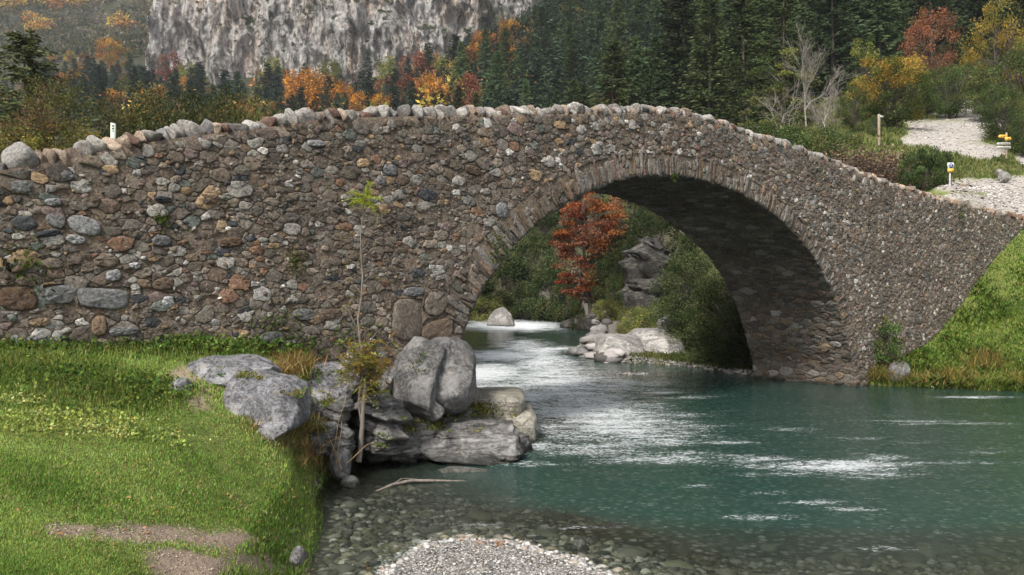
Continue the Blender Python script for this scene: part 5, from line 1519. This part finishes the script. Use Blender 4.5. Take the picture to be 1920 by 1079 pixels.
X, Y = samp(30000, -60, 640, 4.6, 13)
pebbles("soil_grit", 0, X, Y, .005, .022, "small grit and clods on the bare soil patches of the lawn", [(0.34, 0.27, 0.21), (0.24, 0.19, 0.15), (0.38, 0.31, 0.25), (0.16, 0.12, 0.09)], .2, pw=3, thr=lambda a, b_: bil(DIRT, a, b_) > .3)
X, Y = samp(2600, 900, 1160, 28, 78)
pebbles("river_edge_rubble", 0, X, Y, .15, .9, "dark broken stones at the edge of the rapids", [(0.10, 0.095, 0.085), (0.18, 0.17, 0.16), (0.3, 0.28, 0.27)], .2, sub=2, pw=2, thr=lambda a, b_: (np.abs(sdist(a, b_) - .5) < .8) & (a > -12))

def litter(name, spots, label, cols, s0=.02, s1=.05):
    acc = Acc()
    for cx, cy, rx, ry, n_ in spots:
        px = rng.normal(cx, rx, n_); py = rng.normal(cy, ry, n_)
        C = []
        for a, b_ in zip(px, py):
            x, y, z = on_ground(a, b_)
            if y > 14: continue
            C.append((x, y, z + .015))
        C = np.array(C); m = len(C)
        D = rng.standard_normal((m, 3)); D[:, 2] *= .3; D /= np.linalg.norm(D, axis=1)[:, None]
        ln = rng.uniform(s0, s1, m)
        acc.add(*kites(C, D, ln, ln * .7, shade(cols[rng.integers(len(cols))], m, .3), roll=np.tile([[0., 0, 1]], (m, 1)) + rng.normal(0, .3, (m, 3))))
    return tag(acc.build(name, M['leaf_near']), label, "fallen leaves", None, 'stuff')
litter("fallen_leaves", [(300,900,190,90,160),(450,760,90,40,60),(935,1018,28,5,150),(860,1012,10,3,20),(640,1050,25,20,60),(700,960,40,20,40),(640,905,12,4,14),(1100,1010,60,15,24),(700,1065,20,8,50),(590,1060,12,10,20)], "orange and brown leaves washed onto the gravel bar and shallows", [(0.32, 0.17, 0.09), (0.24, 0.12, 0.07), (0.36, 0.22, 0.12)])

# ------------------------------------------------------------------ forest too many to count, and the scrub of the bare slope
def mini_fir(acc, x, y, z, h, c):
    m = 70
    f = rng.random(m) ** .8
    az = rng.uniform(0, 6.283, m)
    Lr = (1 - f) ** .85 * h * .2 * rng.uniform(.6, 1.15, m) + .15
    C = np.stack([x + 0 * f, y + 0 * f, z + h * (.05 + .95 * f)], 1)
    D = np.stack([np.cos(az), np.sin(az), rng.uniform(-.75, -.1, m)], 1); D /= np.linalg.norm(D, axis=1)[:, None]
    V, F, K = kites(C, D, Lr * 1.2, Lr * .55, shade(c, m, .22, .08), roll=np.tile([[0., 0, 1]], (m, 1)) + rng.normal(0, .35, (m, 3)))
    acc.add(V, F, K)
def mini_ball(acc, x, y, z, r_, h, c, m=90, lf=.35):
    d = rng.standard_normal((m, 3)); d /= np.linalg.norm(d, axis=1)[:, None]
    C = np.array((x, y, z + h * .55)) + d * np.array((r_, r_, h * .45)) * (rng.uniform(.5, 1.05, m) ** .6)[:, None]
    V, F, K = kites(C, d * .6 + rng.normal(0, .6, (m, 3)), r_ * lf, r_ * lf * .7, shade(c, m, .25))
    acc.add(V, F, K)
af, ab = Acc(), Acc()
FC = [(0.040, 0.060, 0.040), (0.050, 0.074, 0.042), (0.060, 0.086, 0.046), (0.034, 0.050, 0.038)]
AC = [OR, RE, YE, BR, (0.30, 0.16, 0.05), YG, OL]
for _ in range(7500):
    px = rng.uniform(-150, 2080); Y = 1 / rng.uniform(1 / 560, 1 / 120)
    if px < 900 and Y < 175: continue
    if px < 240 and Y > 400: continue
    x = (px - 960) / FPX * Y; z = float(hgt(x, Y))
    if _ % 4 == 0: px = rng.uniform(860, 1060); Y = rng.uniform(240, 480); x = (px - 960) / FPX * Y; z = float(hgt(x, Y))
    if Y > 338 and px < 860: continue
    if Y > 235 and 385 < px < 480: continue
    h = rng.uniform(9, 16) if px > 900 else rng.uniform(5.5, 10)
    if HOR - FPX * (z + h - CAM_H) / Y < skyline(px): continue
    if CAM_H + (HOR + 60) / FPX * Y < z: continue
    far = px < 900
    if rng.random() < (.13 if far else .035):
        mini_ball(ab, x, Y, z, rng.uniform(2., 3.4), rng.uniform(4.5, 8), AC[rng.integers(7)])
    else:
        c = np.array(FC[rng.integers(4)]) * (1.0 if far else 1.35)
        mini_fir(af, x, Y, z, h, c)
vt = Acc()
for _ in range(900):
    px = rng.uniform(-250, 862); Y = 1 / rng.uniform(1 / 190, 1 / 27)
    x = (px - 960) / FPX * Y; z = float(hgt(x, Y))
    if z < .25: continue
    hmax = z and (CAM_H + (HOR - (238 if px > 430 else 300)) / FPX * Y - z)
    if hmax < .8: continue
    h = min(rng.uniform(2, 9), hmax)
    mini_ball(vt, x, Y, z - .2, h * .45, h, [DG, MG, OL, (0.06, 0.07, 0.03), YG, BR][rng.integers(6)], m=150, lf=.22)
tag(vt.build("valley_thicket", M['leaf']), "thicket of low bushes on the left bank upstream of the bridge", "thicket", None, 'stuff')
tag(af.build("fir_forest", M['leaf']), "dense dark fir forest filling the slopes behind the bridge", "forest", None, 'stuff')
tag(ab.build("autumn_forest", M['leaf']), "orange and yellow undergrowth between the far firs", "forest", None, 'stuff')
sc = Acc()
SCC = [(0.07, 0.075, 0.035), (0.10, 0.095, 0.05), (0.05, 0.06, 0.03), (0.12, 0.10, 0.06), (0.17, 0.15, 0.11)]
for _ in range(2600):
    px = rng.uniform(-120, 420); Y = rng.uniform(395, 760)
    x = (px - 960) / FPX * Y; z = float(hgt(x, Y))
    if Y > 440 and px > 330: continue
    mini_ball(sc, x, Y, z - .4, rng.uniform(1.2, 3.6), rng.uniform(1.5, 4), SCC[rng.integers(5)], m=26, lf=.6)
for cx, cy, w_, k in [(20, 8, 26, 22), (110, 12, 40, 10), (75, 58, 40, 16), (150, 5, 30, 10), (225, 52, 20, 10)]:
    for _ in range(k):
        px = rng.normal(cx, w_ * .5); py = rng.normal(cy, 6)
        x, y, z = on_ground(px, py, 380, 880)
        if y > 390: mini_ball(sc, x, y, z, rng.uniform(3, 5), rng.uniform(5, 8), [YE, OR, BR, (0.5, 0.36, 0.08)][rng.integers(4)])
tag(sc.build("mountain_scrub", M['leaf']), "grey green scrub with yellow patches on the bare mountain slope", "scrub", None, 'stuff')

# ------------------------------------------------------------------ sapling in front of the wall
YS = 12.75
sap = empty("ash_sapling", P(675, 862, YS)); L0_ = Vector(sap.location)
tag(sap, "slender ash sapling with yellow green top leaves growing out of the rocks", "sapling")
def sp(px, py, dy=0.): return np.array(P(px, py, YS)) + (0, dy, 0) - np.array(L0_)
tr, acc = Acc(), Acc()
tp_ = np.array([sp(*q) for q in [(672,866),(676,840),(679,800),(681,760),(686,715),(684,680),(675,640),(671,600),(677,560),(680,520),(677,480),(676,440),(681,400),(682,372)]])
tube(tr, tp_, np.interp(np.arange(len(tp_)), [0, 3, 6, 13], [.048, .028, .018, .005]), 8)
tube(tr, np.array([sp(*q) for q in [(679,800),(672,760),(676,700),(668,655)]]), [.02, .014, .010, .005], 6)
def pinnate(o, d, L, c, nl=9, w_=.045, ll=.07):
    d = d / np.linalg.norm(d)
    t = np.linspace(.2, 1, nl)
    r_ = o + d * (t * L)[:, None] + np.array([[0, 0, -1.]]) * (.35 * L * t ** 2)[:, None]
    sd = np.cross(d, (0, 0, 1.)); sd /= np.linalg.norm(sd) + 1e-9
    for sg in (-1, 1):
        D = sg * sd[None] + d * .5 + rng.normal(0, .22, (nl, 3)); D /= np.linalg.norm(D, axis=1)[:, None]
        acc.add(*kites(r_, D, ll * rng.uniform(.7, 1.2, nl), w_ * .6, shade(c, nl, .18), roll=np.tile([[0., .6, 1]], (nl, 1))))
    tube(tr, r_[::4], .003, 3)
def twig(a, b_, r_=.008):
    tube(tr, np.array([a, (a + b_) / 2 + rng.normal(0, .02, 3), b_]), [r_, r_ * .7, r_ * .4], 4)
YT = (0.42, 0.47, 0.08)
for _ in range(26):
    o_ = sp(682, 378) + rng.normal(0, .03, 3)
    pinnate(o_, rng.normal(0, 1, 3) * (1, 1, .5) + (0, 0, .55), rng.uniform(.18, .32), YT)
for _ in range(16):
    q = sp(681, rng.uniform(385, 560)); e = q + rng.normal(0, .16, 3) * (1, 1, .4) + (0, 0, .14)
    twig(q, e, .006); 
    if rng.random() < .7: pinnate(e, rng.normal(0, 1, 3) + (0, 0, .2), rng.uniform(.1, .2), (0.22, 0.20, 0.06), 6, .035, .05)
for px, py in [(655,590),(648,575),(660,560),(645,600),(665,620)]:
    e = sp(px, py, rng.normal(0, .1)); twig(sp(673, 625), e); pinnate(e, rng.normal(0, 1, 3), .2, (0.24, 0.18, 0.07), 7)
for _ in range(120):
    e = sp(rng.normal(687, 20), rng.normal(682, 22), rng.normal(0, .16)); twig(sp(684, 712 + rng.uniform(-40, 20)), e, .006)
    for _k in range(2): pinnate(e, rng.normal(0, 1, 3), rng.uniform(.12, .22), [(0.40, 0.36, 0.08), (0.30, 0.34, 0.08), (0.42, 0.30, 0.09), (0.32, 0.20, 0.07)][rng.integers(4)], 7)
for _ in range(22):
    a = sp(rng.normal(680, 10), rng.uniform(640, 720)); twig(a, a + rng.normal(0, .3, 3) * (1, .5, .6) + (0, 0, .22), .005)
tr.build("trunk", M['sap_bark'], sap); acc.build("crown", M['leaf_near'], sap)

# dead stems beside the sapling
dr = empty("dry_reed_stems", P(640, 850, 12.2)); tag(dr, "dry brown leaning stems in the dry grass left of the sapling", "dry stems")
tr = Acc()
for a, b_ in [((548,820),(556,760)),((590,850),(640,820)),((620,860),(650,740)),((640,880),(600,790)),((560,830),(552,745)),((570,830),(610,780)),((650,870),(700,830)),((604,880),(596,800)),((585,850),(560,780)),((630,870),(640,790))]:
    p0 = np.array(P(*a, 12.0)); p1 = np.array(P(*b_, 11.9 + rng.normal(0, .2)))
    limb(tr, p0 - np.array(dr.location), p1 - np.array(dr.location), .006, .003, 5, .05, 4)
n = N("dry stem"); M['dry'] = n.done(n.bsdf(n.ramp(n.noise(n.coords("Object"), 8, 3), [(.3, (0.20, 0.12, 0.06)), (.7, (0.46, 0.34, 0.19))]), .9))
tr.build("stalks", M['dry'], dr)

# driftwood
tr = Acc(); o_ = np.array((*W(780, 905), 0.0))
pts_ = np.array([(*W(700, 922), -.02), (*W(735, 914), .03), (*W(770, 907), .035), (*W(820, 905), .02), (*W(880, 902), -.01)]) - o_
tube(tr, pts_, [.014, .022, .026, .02, .008], 7)
tube(tr, np.array([pts_[1], pts_[1] + (.1, .25, .03), pts_[1] + (.3, .4, .0)]), [.012, .009, .004], 5)
o2 = tr.build("driftwood_branch", M['sap_bark'], loc=o_); tag(o2, "bleached driftwood branch lying awash in the shallows", "driftwood")

# ------------------------------------------------------------------ posts and signs
def flat(name, c, rough=.5, spec=.3):
    n = N(name); g = n.noise(n.coords("Object"), 12, 5, .7)
    return n.done(n.bsdf(n.mix(1.0, c, n.ramp(g, [(.3, .82), (.7, 1.08)]), 'MULTIPLY'), rough))
M['wood'] = mat_bark("weathered wood", (0.15, 0.115, 0.085), (0.36, 0.29, 0.22))
M['wgrey'] = mat_bark("grey board", (0.28, 0.27, 0.25), (0.52, 0.50, 0.46))
M['yellow'] = flat("yellow paint", (0.72, 0.40, 0.06)); M['white'] = flat("white paint", (0.78, 0.78, 0.76)); M['blue'] = flat("blue paint", (0.02, 0.07, 0.30)); M['steel'] = flat("galvanised steel", (0.42, 0.43, 0.44), .4); M['black'] = flat("dark print", (0.04, 0.05, 0.05))
def prism(name, pts2, y0, y1, mat, parent, bev=True):
    """outline in x,z extruded from y0 to y1"""
    p = np.array(pts2, float); m = len(p)
    V = np.concatenate([np.stack([p[:, 0], np.full(m, y0), p[:, 1]], 1), np.stack([p[:, 0], np.full(m, y1), p[:, 1]], 1)])
    i = np.arange(m); j = (i + 1) % m
    o = mesh(name, V, [np.arange(m)[None], (np.arange(m)[::-1] + m)[None], np.stack([j, i, i + m, j + m], 1)], mat, parent)
    return o
def box_tube(name, r_, h, mat, parent, n_=10, z0=-.3):
    a = Acc(); tube(a, [(0, 0, z0), (0, 0, h * .5), (0, 0, h), (0, 0, h + .01)], [r_, r_, r_, r_ * .2], n_); return a.build(name, mat, parent)
Yp = 48.; b0 = P(1648, 264, Yp); u = Yp / FPX
po = empty("wooden_post", (b0[0], Yp, b0[2]), .3); tag(po, "weathered wooden post standing at the edge of the golden topped shrub", "post")
box_tube("pole", .075, 49 * u, M['wood'], po, 8); prism("marker_board", [(-.02, 46 * u), (.22, 46 * u), (.22, 42 * u), (-.02, 42 * u)], -.11, -.08, M['wgrey'], po)
Yp = 45.; b0 = P(1887, 303, Yp); u = Yp / FPX
po = empty("trail_signpost", (b0[0], Yp, b0[2])); tag(po, "trail signpost with two yellow and two grey arrow boards by the path", "signpost")
box_tube("pole", .05, 53 * u, M['wood'], po, 8)
def arrow(name, x0, x1, z0, z1, mat, tip, par, y=-.07):
    t_ = (z1 - z0) * .5; zm = (z0 + z1) / 2
    pts = [(x0 + t_, z0), (x1, z0), (x1, z1), (x0 + t_, z1), (x0, zm)] if tip < 0 else [(x0, z0), (x1 - t_, z0), (x1, zm), (x1 - t_, z1), (x0, z1)]
    o = prism(name, pts, y, y + .03, mat, par)
    for k in (0.34, .62):
        prism("lettering", [(x0 + t_ * 1.6, z0 + (z1 - z0) * k), (x1 - t_ * 1.2, z0 + (z1 - z0) * k), (x1 - t_ * 1.2, z0 + (z1 - z0) * (k + .1)), (x0 + t_ * 1.6, z0 + (z1 - z0) * (k + .1))], y - .004, y - .001, M['black'], o)
    return o
arrow("arrow_board", -17 * u, 0 * u, 43 * u, 49 * u, M['yellow'], -1, po)
arrow("arrow_board", -5 * u, 8 * u, 38 * u, 44.5 * u, M['yellow'], 1, po, -.12)
arrow("arrow_board", -20 * u, 6 * u, 29.5 * u, 34.5 * u, M['wgrey'], -1, po)
arrow("arrow_board", -20 * u, 7 * u, 22.5 * u, 27.5 * u, M['wgrey'], -1, po)
Yp = 32.; b0 = P(1781, 372, Yp); u = Yp / FPX
po = empty("trail_sign", (b0[0], Yp, b0[2])); tag(po, "small white sign with blue hiker disc over a yellow plate on a metal post", "sign")
box_tube("pole", .032, 60 * u, M['steel'], po, 10, -.9)
wp = prism("white_plate", [(-5.7 * u, 55 * u), (5.7 * u, 55 * u), (5.7 * u, 65.5 * u), (-5.7 * u, 65.5 * u)], -.07, -.045, M['white'], po)
th = np.linspace(0, 2 * np.pi, 24, endpoint=False)
prism("blue_disc", np.stack([4.6 * u * np.cos(th), 60.4 * u + 4.6 * u * np.sin(th)], 1), -.075, -.071, M['blue'], wp)
for dx_, sc_ in ((-1.7, 1.0), (1.5, .85)):      # two walking figures
    q = lambda pts: [((dx_ + a * sc_) * u, (60.2 + b_ * sc_) * u) for a, b_ in pts]
    prism("hiker_figure", q([(-.5, .2), (-.9, -1.2), (-1.6, -3), (-.9, -3), (0, -1.2), (.8, -3), (1.5, -3), (.7, -.6), (.6, 1.0), (1.4, .2), (1.6, .5), (.6, 1.9), (-.4, 1.9), (-1.3, .4), (-1, .2), (-.4, 1.0)]), -.08, -.0765, M['white'], wp)
    prism("hiker_figure", np.stack([(dx_ + .1) * u + .55 * u * np.cos(th), (60.2 + 2.7 * sc_) * u + .55 * u * np.sin(th)], 1), -.0802, -.0767, M['white'], wp)
prism("yellow_plate", [(-5.7 * u, 48 * u), (5.7 * u, 48 * u), (5.7 * u, 54.6 * u), (-5.7 * u, 54.6 * u)], -.07, -.045, M['yellow'], po)
Yp = 13.4; b0 = P(212, 275, Yp); u = Yp / FPX
po = empty("white_post", (b0[0], Yp, b0[2]), .25); tag(po, "short whitish post with dark marks showing above the left parapet", "post")
prism("board", [(-4.5 * u, -60 * u), (4.5 * u, -60 * u), (4.5 * u, 42 * u), (-3.6 * u, 43.5 * u)], -.03, .03, flat("pale green paint", (0.52, 0.56, 0.48)), po)
for k, (a, b_) in enumerate([(36, 39), (31, 34), (27, 28.5)]):
    prism("mark", [(-1.5 * u, a * u), (2.2 * u, (a + .6) * u), (1.8 * u, b_ * u), (-1 * u, (b_ - .6) * u)], -.036, -.032, M['black'], po)

# ------------------------------------------------------------------ valley haze
n = N("haze")
pv_ = n.new("ShaderNodeVolumePrincipled")
pv_.inputs["Color"].default_value = (0.80, 0.85, 0.92, 1)
pv_.inputs["Density"].default_value = HAZE
pv_.inputs["Anisotropy"].default_value = 0.2
n.l.new(pv_.outputs[0], n.out.inputs["Volume"])
hv = np.array([(x, y, z) for z in (-6, 620) for y in (-45, 1000) for x in (-1500, 1500)], float)
hz = mesh("haze", hv, [np.array([(0, 2, 3, 1), (4, 5, 7, 6), (0, 1, 5, 4), (2, 6, 7, 3), (0, 4, 6, 2), (1, 3, 7, 5)])], n.m)
tag(hz, "thin pale haze in the valley air", None, None, 'stuff')
